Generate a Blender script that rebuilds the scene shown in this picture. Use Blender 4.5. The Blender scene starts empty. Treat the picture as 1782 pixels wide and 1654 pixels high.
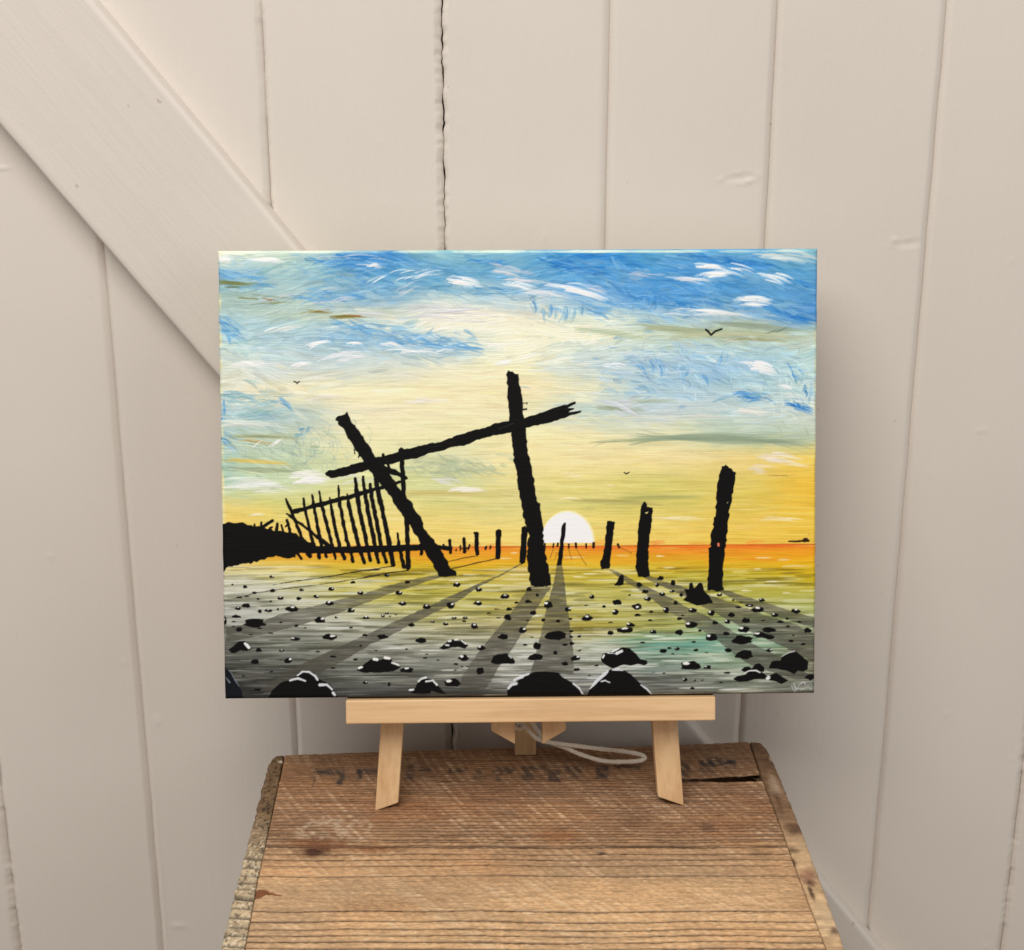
import bpy, math, random
import numpy as np
from mathutils import Matrix, Vector, Euler

random.seed(7)
RNG = np.random.default_rng(11)
scn = bpy.context.scene
COL = scn.collection

# ------------------------------------------------------------------ camera
FPX, CX, CY, IMW, IMH = 2606.0, 891.0, 827.0, 1782.0, 1654.0
PITCH = math.atan(0.326)
CAM = np.array([0.0, 0.0, 0.965])
cam_d = bpy.data.cameras.new('camera')
cam = bpy.data.objects.new('camera', cam_d)
COL.objects.link(cam)
cam.location = CAM
cam.rotation_euler = (math.pi / 2 - PITCH, 0, 0)
cam_d.sensor_fit = 'HORIZONTAL'
cam_d.sensor_width = 36.0
cam_d.lens = 36.0 * FPX / IMW
cam_d.clip_start = 0.02
cam_d.clip_end = 50
cam_d.dof.use_dof = False
cam_d.dof.focus_distance = 0.775
cam_d.dof.aperture_fstop = 32.0
scn.camera = cam

# ------------------------------------------------------------------ world + lamps
world = bpy.data.worlds.new('World')
scn.world = world
world.use_nodes = True
bg = world.node_tree.nodes['Background']
bg.inputs['Color'].default_value = (1.0, 0.97, 0.94, 1)
bg.inputs['Strength'].default_value = 0.31

def area(name, loc, target, size, power, col):
    l = bpy.data.lights.new(name, 'AREA')
    l.shape = 'RECTANGLE'
    l.size, l.size_y = size
    l.energy = power
    l.color = col
    o = bpy.data.objects.new(name, l)
    COL.objects.link(o)
    o.location = loc
    o.rotation_euler = (Vector(target) - Vector(loc)).to_track_quat('-Z', 'Y').to_euler()
    return o
area('ceiling_lamp', (-0.42, -0.40, 2.25), (0.0, 0.75, 0.72), (1.5, 1.1), 36.0, (1.0, 0.965, 0.925))
area('window_lamp', (1.7, -0.8, 1.6), (0.0, 0.75, 0.7), (0.9, 1.1), 6.0, (0.97, 0.98, 1.0))

scn.view_settings.view_transform = 'Standard'
scn.view_settings.look = 'None'
scn.view_settings.exposure = 0.0
scn.view_settings.gamma = 1.0

# ------------------------------------------------------------------ helpers
FV = np.array([0, math.cos(PITCH), -math.sin(PITCH)])
UV = np.array([0, math.sin(PITCH), math.cos(PITCH)])

def ray(px, py):
    return FV + np.array([(px - CX) / FPX, 0, 0]) - (py - CY) / FPX * UV

def on_top(px, py, z):           # pixel -> point on a horizontal plane
    d = ray(px, py)
    return CAM + d * ((z - CAM[2]) / d[2])

def on_wall(px, py, y):          # pixel -> point on the upright plane of the door
    d = ray(px, py)
    return CAM + d * ((y - CAM[1]) / d[1])

_T = np.random.default_rng(3).random((256, 256))

def vn(x, y, seed=0):
    x = np.asarray(x, float) + seed * 17.37
    y = np.asarray(y, float) + seed * 41.91
    xi = np.floor(x).astype(int); yi = np.floor(y).astype(int)
    fx = x - xi; fy = y - yi
    fx = fx * fx * (3 - 2 * fx); fy = fy * fy * (3 - 2 * fy)
    a = _T[yi & 255, xi & 255]; b = _T[yi & 255, (xi + 1) & 255]
    c = _T[(yi + 1) & 255, xi & 255]; d = _T[(yi + 1) & 255, (xi + 1) & 255]
    return (a + (b - a) * fx) * (1 - fy) + (c + (d - c) * fx) * fy

def fbm(x, y, seed=0, oct=4):
    s = 0; a = 0.5; t = 0
    for k in range(oct):
        s = s + a * vn(x * 2 ** k, y * 2 ** k, seed + k * 5)
        t += a; a *= 0.5
    return s / t

def s2l(c):
    c = np.asarray(c, float) / 255.0
    return np.where(c <= 0.04045, c / 12.92, ((c + 0.055) / 1.055) ** 2.4)

def empty(name, loc, label, cat):
    o = bpy.data.objects.new(name, None)
    o.empty_display_size = 0.02
    COL.objects.link(o)
    o.location = loc
    o['label'] = label
    o['category'] = cat
    return o

def mesh_obj(name, verts, faces, mat, parent=None, smooth=False, colors=None):
    """verts in world space; parented with its world place kept"""
    verts = np.asarray(verts, float)
    if parent is not None:
        verts = verts - np.array(parent.location)
    me = bpy.data.meshes.new(name)
    if isinstance(faces, np.ndarray):
        n, m, k = len(verts), len(faces), faces.shape[1]
        me.vertices.add(n)
        me.vertices.foreach_set('co', verts.astype(np.float32).ravel())
        me.loops.add(m * k)
        me.loops.foreach_set('vertex_index', faces.astype(np.int32).ravel())
        me.polygons.add(m)
        me.polygons.foreach_set('loop_start', (np.arange(m) * k).astype(np.int32))
        me.polygons.foreach_set('loop_total', np.full(m, k, np.int32))
        me.update(calc_edges=True)
    else:
        me.from_pydata(verts.tolist(), [], faces)
        me.update()
    if colors is not None:
        at = me.color_attributes.new('Col', 'FLOAT_COLOR', 'POINT')
        c4 = np.ones((len(verts), 4), np.float32)
        c4[:, :3] = colors
        at.data.foreach_set('color', c4.ravel())
    me.polygons.foreach_set('use_smooth', np.full(len(me.polygons), smooth))
    me.materials.append(mat)
    me.validate()
    o = bpy.data.objects.new(name, me)
    COL.objects.link(o)
    if parent is not None:
        o.parent = parent
    return o

def grid_faces(nu, nv, off=0):
    i = np.arange(nu * nv).reshape(nv, nu)
    a = i[:-1, :-1].ravel(); b = i[:-1, 1:].ravel(); c = i[1:, 1:].ravel(); d = i[1:, :-1].ravel()
    return np.stack([a, b, c, d], 1) + off

def slab(top, drop):
    """closed solid: top = (nv,nu,3) grid, walls and underside pushed by vector drop (or per-vertex z level)"""
    nv, nu, _ = top.shape
    T = top.reshape(-1, 3)
    f = grid_faces(nu, nv)
    idx = np.arange(nu * nv).reshape(nv, nu)
    loop = np.concatenate([idx[0, :], idx[1:, -1], idx[-1, -2::-1], idx[-2:0:-1, 0]])
    B = T[loop] + np.asarray(drop)
    n0 = len(T); m = len(loop)
    j = np.arange(m); k = (j + 1) % m
    walls = np.stack([loop[j], n0 + j, n0 + k, loop[k]], 1)
    # underside: strips across the loop
    V = np.vstack([T, B])
    bot = []
    h = m // 2
    for q in range(0, h - 1):
        a, b2 = q, q + 1
        c2, d2 = m - 1 - (q + 1), m - 1 - q
        if len({a, b2, c2, d2}) == 4 and b2 < c2:
            bot.append((n0 + a, n0 + d2, n0 + c2, n0 + b2))
    bot = np.array(bot) if bot else np.zeros((0, 4), int)
    return V, np.vstack([f, walls, bot]), loop

def hexa(p8):
    """8 corners: 0-3 bottom loop, 4-7 top loop"""
    return np.array(p8), [(3, 2, 1, 0), (4, 5, 6, 7), (0, 1, 5, 4), (1, 2, 6, 5), (2, 3, 7, 6), (3, 0, 4, 7)]

def bevel(o, w, seg=2):
    m = o.modifiers.new('bevel', 'BEVEL')
    m.width = w; m.segments = seg; m.limit_method = 'ANGLE'; m.angle_limit = math.radians(40)
    return o

# ------------------------------------------------------------------ materials
def new_mat(name):
    m = bpy.data.materials.new(name)
    m.use_nodes = True
    nt = m.node_tree
    b = nt.nodes['Principled BSDF']
    return m, nt, b

def N(nt, t, **kw):
    n = nt.nodes.new(t)
    for k, v in kw.items():
        setattr(n, k, v)
    return n

def ramp(nt, src, stops):
    r = N(nt, 'ShaderNodeValToRGB')
    e = r.color_ramp.elements
    while len(e) < len(stops):
        e.new(0.5)
    for el, (p, c) in zip(e, stops):
        el.position = p
        el.color = (*c, 1)
    nt.links.new(src, r.inputs['Fac'])
    return r.outputs['Color']

def noise(nt, vec, scale, detail=4, rough=0.55):
    n = N(nt, 'ShaderNodeTexNoise')
    n.inputs['Scale'].default_value = scale
    n.inputs['Detail'].default_value = detail
    n.inputs['Roughness'].default_value = rough
    nt.links.new(vec, n.inputs['Vector'])
    return n.outputs['Fac']

def mapping(nt, scale, rot=(0, 0, 0), loc=(0, 0, 0)):
    tc = N(nt, 'ShaderNodeTexCoord')
    mp = N(nt, 'ShaderNodeMapping')
    mp.inputs['Scale'].default_value = scale
    mp.inputs['Rotation'].default_value = rot
    mp.inputs['Location'].default_value = loc
    nt.links.new(tc.outputs['Object'], mp.inputs['Vector'])
    return mp.outputs['Vector']

def bump_chain(nt, b, items):
    prev = None
    for src, strength, dist in items:
        bn = N(nt, 'ShaderNodeBump')
        bn.inputs['Strength'].default_value = strength
        bn.inputs['Distance'].default_value = dist
        nt.links.new(src, bn.inputs['Height'])
        if prev is not None:
            nt.links.new(prev, bn.inputs['Normal'])
        prev = bn.outputs['Normal']
    nt.links.new(prev, b.inputs['Normal'])

def paint_mat(name, rot):
    """off-white brushed house paint over wood; brush marks follow the local z turned by rot"""
    m, nt, b = new_mat(name)
    v1 = mapping(nt, (1, 1, 1))
    vs = mapping(nt, (1.0, 1.0, 18.0), rot)
    vs.node.vector_type = 'TEXTURE'
    n1 = noise(nt, v1, 5.0, 5)
    big = ramp(nt, n1, [(0.3, tuple(s2l((218, 209, 199)))), (0.7, tuple(s2l((224, 215, 205))))])
    sp = noise(nt, v1, 160.0, 3)
    spr = ramp(nt, sp, [(0.235, (0.62, 0.55, 0.47)), (0.275, (1, 1, 1))])
    mx = N(nt, 'ShaderNodeMixRGB', blend_type='MULTIPLY')
    mx.inputs['Fac'].default_value = 0.55
    nt.links.new(big, mx.inputs['Color1'])
    nt.links.new(spr, mx.inputs['Color2'])
    nt.links.new(mx.outputs['Color'], b.inputs['Base Color'])
    b.inputs['Roughness'].default_value = 0.42
    b.inputs['Specular IOR Level'].default_value = 0.35
    bump_chain(nt, b, [(noise(nt, vs, 420, 4, 0.65), 0.20, 0.0008), (noise(nt, v1, 800, 2, 0.6), 0.15, 0.0005), (noise(nt, vs, 90, 3), 0.1, 0.0016)])
    return m

M_BOARD = paint_mat('white_paint_boards', (0, 0, 0))
BR_ANG = math.atan2(0.4363, 0.5578)
M_BRACE = paint_mat('white_paint_brace', (0, -BR_ANG, 0))

M_DARK, nt, b = new_mat('dark_cavity')
v = mapping(nt, (1, 1, 1))
nt.links.new(ramp(nt, noise(nt, v, 60), [(0.3, (0.012, 0.010, 0.008)), (0.7, (0.03, 0.024, 0.018))]), b.inputs['Base Color'])
b.inputs['Roughness'].default_value = 0.9

def pine_mat(name, scale, loc):
    m, nt, b = new_mat(name)
    v = mapping(nt, scale, loc=loc)
    n1 = noise(nt, v, 55, 5, 0.6)
    c = ramp(nt, n1, [(0.30, tuple(s2l((206, 164, 116)))), (0.45, tuple(s2l((219, 180, 133)))), (0.70, tuple(s2l((230, 195, 150))))])
    n3 = noise(nt, v, 260, 4, 0.7)
    g = ramp(nt, n3, [(0.36, (0.74, 0.66, 0.56)), (0.52, (1, 1, 1))])
    mx = N(nt, 'ShaderNodeMixRGB', blend_type='MULTIPLY')
    mx.inputs['Fac'].default_value = 0.45
    nt.links.new(c, mx.inputs['Color1']); nt.links.new(g, mx.inputs['Color2'])
    nt.links.new(mx.outputs['Color'], b.inputs['Base Color'])
    b.inputs['Roughness'].default_value = 0.5
    n2 = noise(nt, v, 420, 3)
    bump_chain(nt, b, [(n2, 0.15, 0.0004)])
    return m
M_PINE_H = pine_mat('pine_along_rail', (0.05, 1, 1), (0, 0, 0))
M_PINE_V = pine_mat('pine_upright', (1, 1, 0.05), (0.3, 0.1, 0))

M_CORD, nt, b = new_mat('cotton_cord')
v = mapping(nt, (1, 1, 1))
nt.links.new(ramp(nt, noise(nt, v, 900, 3), [(0.3, tuple(s2l((222, 210, 192)))), (0.7, tuple(s2l((240, 230, 214))))]), b.inputs['Base Color'])
b.inputs['Roughness'].default_value = 0.85
wv = N(nt, 'ShaderNodeTexWave')
wv.inputs['Scale'].default_value = 700
wv.inputs['Distortion'].default_value = 2
nt.links.new(v, wv.inputs['Vector'])
bump_chain(nt, b, [(wv.outputs['Fac'], 0.3, 0.0006)])

def attr_mat(name, rough, bumps, spec=0.3):
    m, nt, b = new_mat(name)
    a = N(nt, 'ShaderNodeVertexColor', layer_name='Col')
    nt.links.new(a.outputs['Color'], b.inputs['Base Color'])
    b.inputs['Roughness'].default_value = rough
    b.inputs['Specular IOR Level'].default_value = spec
    its = [(noise(nt, mapping(nt, sc), s, 3, 0.6), st, d) for sc, s, st, d in bumps]
    bump_chain(nt, b, its)
    return m, nt, b

M_CRATE, _, _ = attr_mat('weathered_crate_wood', 0.62, [((0.06, 1, 1), 1400, 0.35, 0.0006), ((1, 1, 1), 2200, 0.2, 0.0004)])
M_CRATE_SIDE, _, _ = attr_mat('weathered_crate_edge', 0.75, [((1, 1, 1), 900, 0.5, 0.0008)])

def old_wood(name, scale):
    m, nt, b = new_mat(name)
    v = mapping(nt, scale)
    c = ramp(nt, noise(nt, v, 60, 6, 0.65), [(0.25, tuple(s2l((96, 66, 42)))), (0.5, tuple(s2l((146, 106, 70)))), (0.8, tuple(s2l((178, 140, 98))))])
    nt.links.new(c, b.inputs['Base Color'])
    b.inputs['Roughness'].default_value = 0.75
    bump_chain(nt, b, [(noise(nt, v, 320, 4), 0.4, 0.001)])
    return m
M_OLD = old_wood('old_crate_slat', (0.07, 1, 1))

# canvas paint: colour attribute on real relief plus a fine weave
M_PAINT, nt, b = attr_mat('acrylic_paint', 0.55, [((1, 1, 1), 1500, 0.08, 0.0003)], 0.12)
prevn = b.inputs['Normal'].links[0].from_socket
wsum = None
for d in ('X', 'Z'):
    w = N(nt, 'ShaderNodeTexWave', wave_type='BANDS', bands_direction=d)
    w.inputs['Scale'].default_value = 330
    w.inputs['Distortion'].default_value = 0.6
    tc = N(nt, 'ShaderNodeTexCoord')
    nt.links.new(tc.outputs['Object'], w.inputs['Vector'])
    if wsum is None:
        wsum = w.outputs['Fac']
    else:
        ad = N(nt, 'ShaderNodeMath', operation='ADD')
        nt.links.new(wsum, ad.inputs[0]); nt.links.new(w.outputs['Fac'], ad.inputs[1])
        wsum = ad.outputs[0]
bn = N(nt, 'ShaderNodeBump')
bn.inputs['Strength'].default_value = 0.12
bn.inputs['Distance'].default_value = 0.0002
nt.links.new(wsum, bn.inputs['Height'])
nt.links.new(prevn, bn.inputs['Normal'])
nt.links.new(bn.outputs['Normal'], b.inputs['Normal'])

M_CANVAS, nt, b = new_mat('primed_canvas_edge')
v = mapping(nt, (1, 1, 1))
tcs = N(nt, 'ShaderNodeSeparateXYZ'); nt.links.new(v, tcs.inputs[0])
mr = N(nt, 'ShaderNodeMapRange'); mr.inputs['From Min'].default_value = 0.0; mr.inputs['From Max'].default_value = 0.229
nt.links.new(tcs.outputs['Z'], mr.inputs['Value'])
adn = N(nt, 'ShaderNodeMath', operation='MULTIPLY_ADD')
adn.inputs[1].default_value = 0.12; adn.inputs[2].default_value = -0.06
nt.links.new(noise(nt, v, 40, 3), adn.inputs[0])
ad2 = N(nt, 'ShaderNodeMath', operation='ADD')
nt.links.new(adn.outputs[0], ad2.inputs[0]); nt.links.new(mr.outputs[0], ad2.inputs[1])
nt.links.new(ramp(nt, ad2.outputs[0], [(0.02, tuple(s2l((42, 42, 40)))), (0.14, tuple(s2l((120, 118, 100)))), (0.30, tuple(s2l((214, 170, 80)))), (0.5, tuple(s2l((222, 204, 150)))), (0.8, tuple(s2l((214, 222, 205))))]), b.inputs['Base Color'])
b.inputs['Roughness'].default_value = 0.7

M_FLOOR, nt, b = new_mat('floor_boards')
v = mapping(nt, (0.1, 1, 1))
nt.links.new(ramp(nt, noise(nt, v, 14, 5), [(0.3, (0.16, 0.12, 0.085)), (0.7, (0.26, 0.20, 0.15))]), b.inputs['Base Color'])
b.inputs['Roughness'].default_value = 0.6

# ------------------------------------------------------------------ floor
fl = mesh_obj('floor', [(-1.2, -1.2, 0), (1.2, -1.2, 0), (1.2, 0.86, 0), (-1.2, 0.86, 0)], [(0, 1, 2, 3)], M_FLOOR)
fl['kind'] = 'structure'

# ------------------------------------------------------------------ plank door
YW = 0.806                      # face of the boards
BT = 0.0145                       # thickness of the brace
door = empty('plank_door', (0, YW, 0), 'off-white painted tongue and groove plank door with a diagonal brace', 'door')
JX = [-0.400, -0.3108, -0.2205, -0.1290, -0.0362, 0.0505, 0.1368, 0.2238, 0.3095, 0.399]
GAPW = {1: 0.35, 2: 0.0, 3: 0.22, 4: 1.0, 5: 0.05, 6: 0.0, 7: 0.03, 8: 0.35}
zz = np.concatenate([[0.004, 0.2], np.arange(0.36, 0.985, 0.0013), [1.2, 1.75]])

def joint_edge(j, z):
    """wandering joint line and half width of the open crack (m)"""
    g = GAPW.get(j, 0.0)
    wob = (fbm(z * 260, z * 0 + j, 31 + j, 3) - 0.5) * 0.0016 * min(1, g * 1.3)
    wob += (vn(z * 60, z * 0 + j, 61) - 0.5) * 0.0005
    if j == 4:
        w = 0.00024 + 0.00085 * np.clip(fbm(z * 120, z * 0, 9, 2) - 0.42, -0.5, 0.5)
        w = np.clip(w, 0.0001, None)
    elif j == 3:
        w = np.where(z > 0.85, 0.00013 * (vn(z * 70, z * 0, 6) > 0.35), 0.0)
    elif j in (1, 8):
        w = np.where(z < 0.55, 0.00032 * (vn(z * 150, z * 0, 5 + j) > 0.42), 0.0)
    else:
        return wob, np.full_like(z, -0.00006)
    return wob, np.where(w > 0.00002, w, -0.00006)

def lump(x, z, px, py, rx, rz, amp, dx=0.0):
    p = on_wall(px, py, YW)
    u = (x - p[0] - dx) / rx; t = (z - p[2]) / rz
    return amp * np.exp(-(u * u + t * t))

def board_relief(x, z):
    h = (fbm(x * 9, z * 2.5, 21, 3) - 0.5) * 0.0009
    # two filled knots with raised rims
    for (px, py) in ((1285, 310), (1582, 424)):
        p = on_wall(px, py, YW)
        u = (x - p[0]) / 0.0095; t = (z - p[2] - 0.1 * (x - p[0])) / (0.0022 * (1.05 + 0.5 * np.clip(u, -1, 1)))
        r = np.sqrt(u * u + t * t)
        h += -0.00028 * np.clip(1 - r ** 4, 0, 1) + 0.00026 * np.exp(-((r - 1.08) / 0.17) ** 2) * (0.4 + vn(x * 900, z * 900, 8))
    h += lump(x, z, 1302, 315, 0.0014, 0.0011, 0.0007)
    h += lump(x, z, 1556, 418, 0.0013, 0.0010, 0.0008)
    for q in range(70):
        r = RNGB.random(4)
        h += ((r[2] - 0.35) * 0.00045) * np.exp(-(((x - (r[0] - 0.5) * 0.62) / (0.0008 + 0.001 * r[3])) ** 2 + ((z - 0.37 - r[1] * 0.6) / (0.0007 + 0.0012 * r[2])) ** 2)) if LUMPS else 0
    for (px, py, rx, rz, a) in ((1705, 750, .0022, .0011, .0003), (947, 415, .0006, .0035, .0004), (1715, 748, .0012, .0016, .0002),
                                (3, 293, .004, .0006, .0006), (245, 1292, .0009, .004, .0004), (275, 1255, .002, .0035, .00035), (310, 1612, .004, .002, .0004)):
        h += lump(x, z, px, py, rx, rz, a)
    return h
LUMPS = True

for j in range(len(JX) - 1):
    RNGB = np.random.default_rng(77)
    xl, xr = JX[j], JX[j + 1]
    wl, gl = joint_edge(j, zz)
    wr, gr = joint_edge(j + 1, zz)
    # cross profile: (offset from left edge or right edge, depth behind the face)
    CL, CR = 0.0026, 0.0036
    prof = [('L', 0.0, 0.010), ('L', 0.0, 0.0021), ('L', CL * 0.5, 0.0009), ('L', CL * 0.85, 0.00015), ('L', CL + 0.0004, 0.0)]
    inner = np.linspace(CL + 0.0014, (xr - xl) - CR - 0.0014, 62)
    prof += [('I', float(u), 0.0) for u in inner]
    prof += [('R', -CR - 0.0004, 0.0), ('R', -CR * 0.9, 0.00015), ('R', -CR * 0.5, 0.0011), ('R', 0.0, 0.0023), ('R', 0.0, 0.010)]
    X = np.zeros((len(zz), len(prof))); D = np.zeros_like(X)
    for k, (side, off, dep) in enumerate(prof):
        if side == 'L':
            X[:, k] = xl + wl + gl + off
        elif side == 'R':
            X[:, k] = xr + wr - gr + off
        else:
            X[:, k] = xl + off
        D[:, k] = dep
    Zg = np.repeat(zz[:, None], len(prof), 1)
    face = np.array([1.0 if p[0] == 'I' else 0.3 for p in prof])[None, :]
    rel = board_relief(X, Zg) * face
    # crumbly paint lips along open cracks
    for jj, col0, col1 in ((j, 1, 3), (j + 1, len(prof) - 4, len(prof) - 1)):
        g = GAPW.get(jj, 0)
        if g > 0.1:
            nz = (fbm(zz * 420, zz * 0 + jj, 51, 2) - 0.45) * 0.0011 * g
            for c in range(col0, col1):
                D[:, c] -= nz
    P = np.stack([X, YW + D - rel, Zg], -1)
    P[:, 0, 1] = YW + 0.012; P[:, -1, 1] = YW + 0.012
    # slight warp of each board
    P[:, 1:-1, 1] += (np.random.default_rng(j).random() - 0.5) * 0.0006
    f = grid_faces(P.shape[1], P.shape[0])
    nb = len(P.reshape(-1, 3))
    o = mesh_obj('board', P.reshape(-1, 3), f, M_BOARD, door, smooth=True)
bp = mesh_obj('crack_shade_sheet', *hexa([(-0.41, YW + .0125, 0.002), (0.41, YW + .0125, 0.002), (0.41, YW + .024, 0.002), (-0.41, YW + .024, 0.002),
                                   (-0.41, YW + .0125, 1.76), (0.41, YW + .0125, 1.76), (0.41, YW + .024, 1.76), (-0.41, YW + .024, 1.76)]), M_DARK, door)  # added dark sheet behind the boards, makes open cracks look black

# diagonal brace, edges eased, slightly uneven
kf = (YW - BT) / 0.786
a0 = np.array([-0.2102 * kf, 0.965 + (0.9588 - 0.965) * kf]); a1 = np.array([0.2261 * kf, 0.965 + (0.4010 - 0.965) * kf])
d = (a1 - a0) / np.linalg.norm(a1 - a0)
nrm = np.array([-d[1], d[0]]); nrm = nrm if nrm[1] < 0 else -nrm      # towards lower left
ts = np.concatenate([[-0.24], np.arange(-0.06, 0.78, 0.003), [0.86]])
WB = 0.080
prof = [(0.0, 0.0), (0.0, BT - 0.0026), (0.0007, BT - 0.0007), (0.0022, BT)] + [(u, BT) for u in np.linspace(0.004, WB - 0.004, 40)] + [(WB - 0.0018, BT), (WB - 0.0006, BT - 0.0006), (WB, BT - 0.002), (WB, 0.0)]
P = np.zeros((len(ts), len(prof), 3))
for k, (w, h) in enumerate(prof):
    edge = (fbm(ts * 30, ts * 0, 71 if k < 5 else 72, 3) - 0.5) * 0.0008 if (k < 4 or k > len(prof) - 5) else 0
    q = a0[None, :] + ts[:, None] * d[None, :] + (w + edge)[:, None] * nrm[None, :] if not np.isscalar(edge) else a0[None, :] + ts[:, None] * d[None, :] + w * nrm[None, :]
    P[:, k, 0] = q[:, 0]; P[:, k, 2] = q[:, 1]
    rel = (fbm(ts * 6, ts * 0 + w * 40, 73, 3) - 0.5) * 0.0006 + (fbm(ts * 14, ts * 0 + w * 700, 74, 3) - 0.5) * 0.00022
    kn = np.exp(-(((ts - 0.205) / 0.0055) ** 2 + ((w - 0.045) / 0.0035) ** 2))
    ring = np.hypot((ts - 0.205) / 0.008, (w - 0.045) / 0.0045)
    rel = rel + 0.0004 * np.exp(-((ring - 1.0) / 0.22) ** 2) - 0.0002 * kn
    P[:, k, 1] = YW + 0.0005 - h - (rel if 0.001 < w < WB - 0.001 else 0)
V, Fc = P.reshape(-1, 3), grid_faces(len(prof), len(ts))
mesh_obj('brace', V, Fc, M_BRACE, door, smooth=True)

# ------------------------------------------------------------------ crate
ZC = 0.55
crate = empty('wooden_crate', (0.005, 0.66, 0), 'weathered old wooden crate with faded black stencilling under the small easel', 'crate')
YF = 0.515                     # front of the crate, below the frame

def poly_x(pts, y):
    ys = np.array([p[1] for p in pts]); xs = np.array([p[0] for p in pts])
    o = np.argsort(ys)
    return np.interp(y, ys[o], xs[o])
L_IN = [(-0.1185, 0.515), (-0.1213, 0.5783), (-0.1245, 0.6353), (-0.1265, 0.6884), (-0.1286, 0.7396), (-0.1300, 0.7640)]
R_IN = [(0.1455, 0.515), (0.1429, 0.5783), (0.1409, 0.6353), (0.1400, 0.6827), (0.1383, 0.732), (0.1376, 0.778)]
L_OUT = [(-0.1312, 0.515), (-0.1325, 0.5783), (-0.1340, 0.6207), (-0.1352, 0.6827), (-0.1369, 0.7396), (-0.1367, 0.7535), (-0.1350, 0.7592), (-0.1322, 0.7622), (-0.1303, 0.7631)]
R_OUT = [(0.1520, 0.515), (0.1513, 0.5783), (0.1511, 0.6329), (0.1500, 0.6884), (0.1485, 0.7313), (0.1475, 0.7559), (0.1463, 0.7690), (0.1440, 0.7752), (0.1405, 0.7775)]
BACK = [(-0.131, 0.7622), (-0.0825, 0.7659), (0.003, 0.7707), (0.0691, 0.7720), (0.1126, 0.7755), (0.139, 0.7778)]

def back_y(x):
    return np.interp(x, [p[0] for p in BACK], [p[1] for p in BACK]) + (vn(x * 300, x * 0, 2) - 0.5) * 0.0008

def seam_y(x):                 # rear edge of the wide front plank
    return 0.7302 - 0.0 * x + (vn(x * 90, x * 0, 3) - 0.5) * 0.0006

def seam2_y(x):                # front edge of the narrow rear plank: gap opens to the right
    g = 0.00025 + np.where(x > 0.06, 0.0088 * np.clip((x - 0.055) / 0.083, 0, 1) ** 1.25, 0)
    return seam_y(x) + g

def saw_q(x, y):               # curved circular-saw tracks
    t = 0.775 - y
    return x - (0.30 * t + 2.05 * t * t)

# stencil marks, photo pixels: x0,y0,x1,y1,strength
INK = [(543, 1338, 553, 1371, .7), (543, 1338, 600, 1347, .8), (586, 1342, 601, 1368, .8), (620, 1337, 631, 1359, .8), (620, 1337, 657, 1345, .7),
       (706, 1330, 722, 1356, .55), (728, 1334, 752, 1341, .6), (780, 1335, 813, 1344, .6), (822, 1338, 838, 1356, .45), (856, 1333, 894, 1343, .6), (862, 1343, 874, 1360, .4),
       (908, 1332, 930, 1356, .5), (930, 1331, 950, 1338, .5), (953, 1338, 975, 1362, .55), (985, 1332, 1014, 1343, .55), (992, 1343, 1012, 1356, .45), (1038, 1330, 1058, 1354, .7),
       (1068, 1330, 1115, 1337, .7), (1185, 1326, 1198, 1351, .6), (1216, 1322, 1234, 1331, .9), (1232, 1319, 1256, 1332, .95), (1259, 1320, 1280, 1329, 1.0), (1220, 1333, 1246, 1345, .35), (1262, 1331, 1279, 1337, .4)]
INKW = []
for x0, y0, x1, y1, s in INK:
    a = on_top(x0, y1, ZC); bq = on_top(x1, y0, ZC)
    INKW.append((a[0], a[1], bq[0], bq[1], s))

GR_Y = [0.7302]                # growth-ring ridges of the wide plank, rear to front
y = 0.7302
rg = np.random.default_rng(5)
known = [on_top(900, p, ZC)[1] for p in (1475, 1487, 1497, 1508, 1526, 1586, 1604, 1618, 1629, 1640, 1652)]
while y > known[0] + 0.002:
    y -= rg.uniform(0.0020, 0.0036)
    GR_Y.append(y)
GR_Y += known
y = known[-1]
while y > YF - 0.01:
    y -= rg.uniform(0.004, 0.007)
    GR_Y.append(y)
GR_Y = np.array(sorted(GR_Y))
GR_A = np.random.default_rng(6).uniform(0.6, 1.1, len(GR_Y))
for kk in (known[4], known[5]):
    GR_A[np.argmin(abs(GR_Y - kk))] = 1.25

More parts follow.
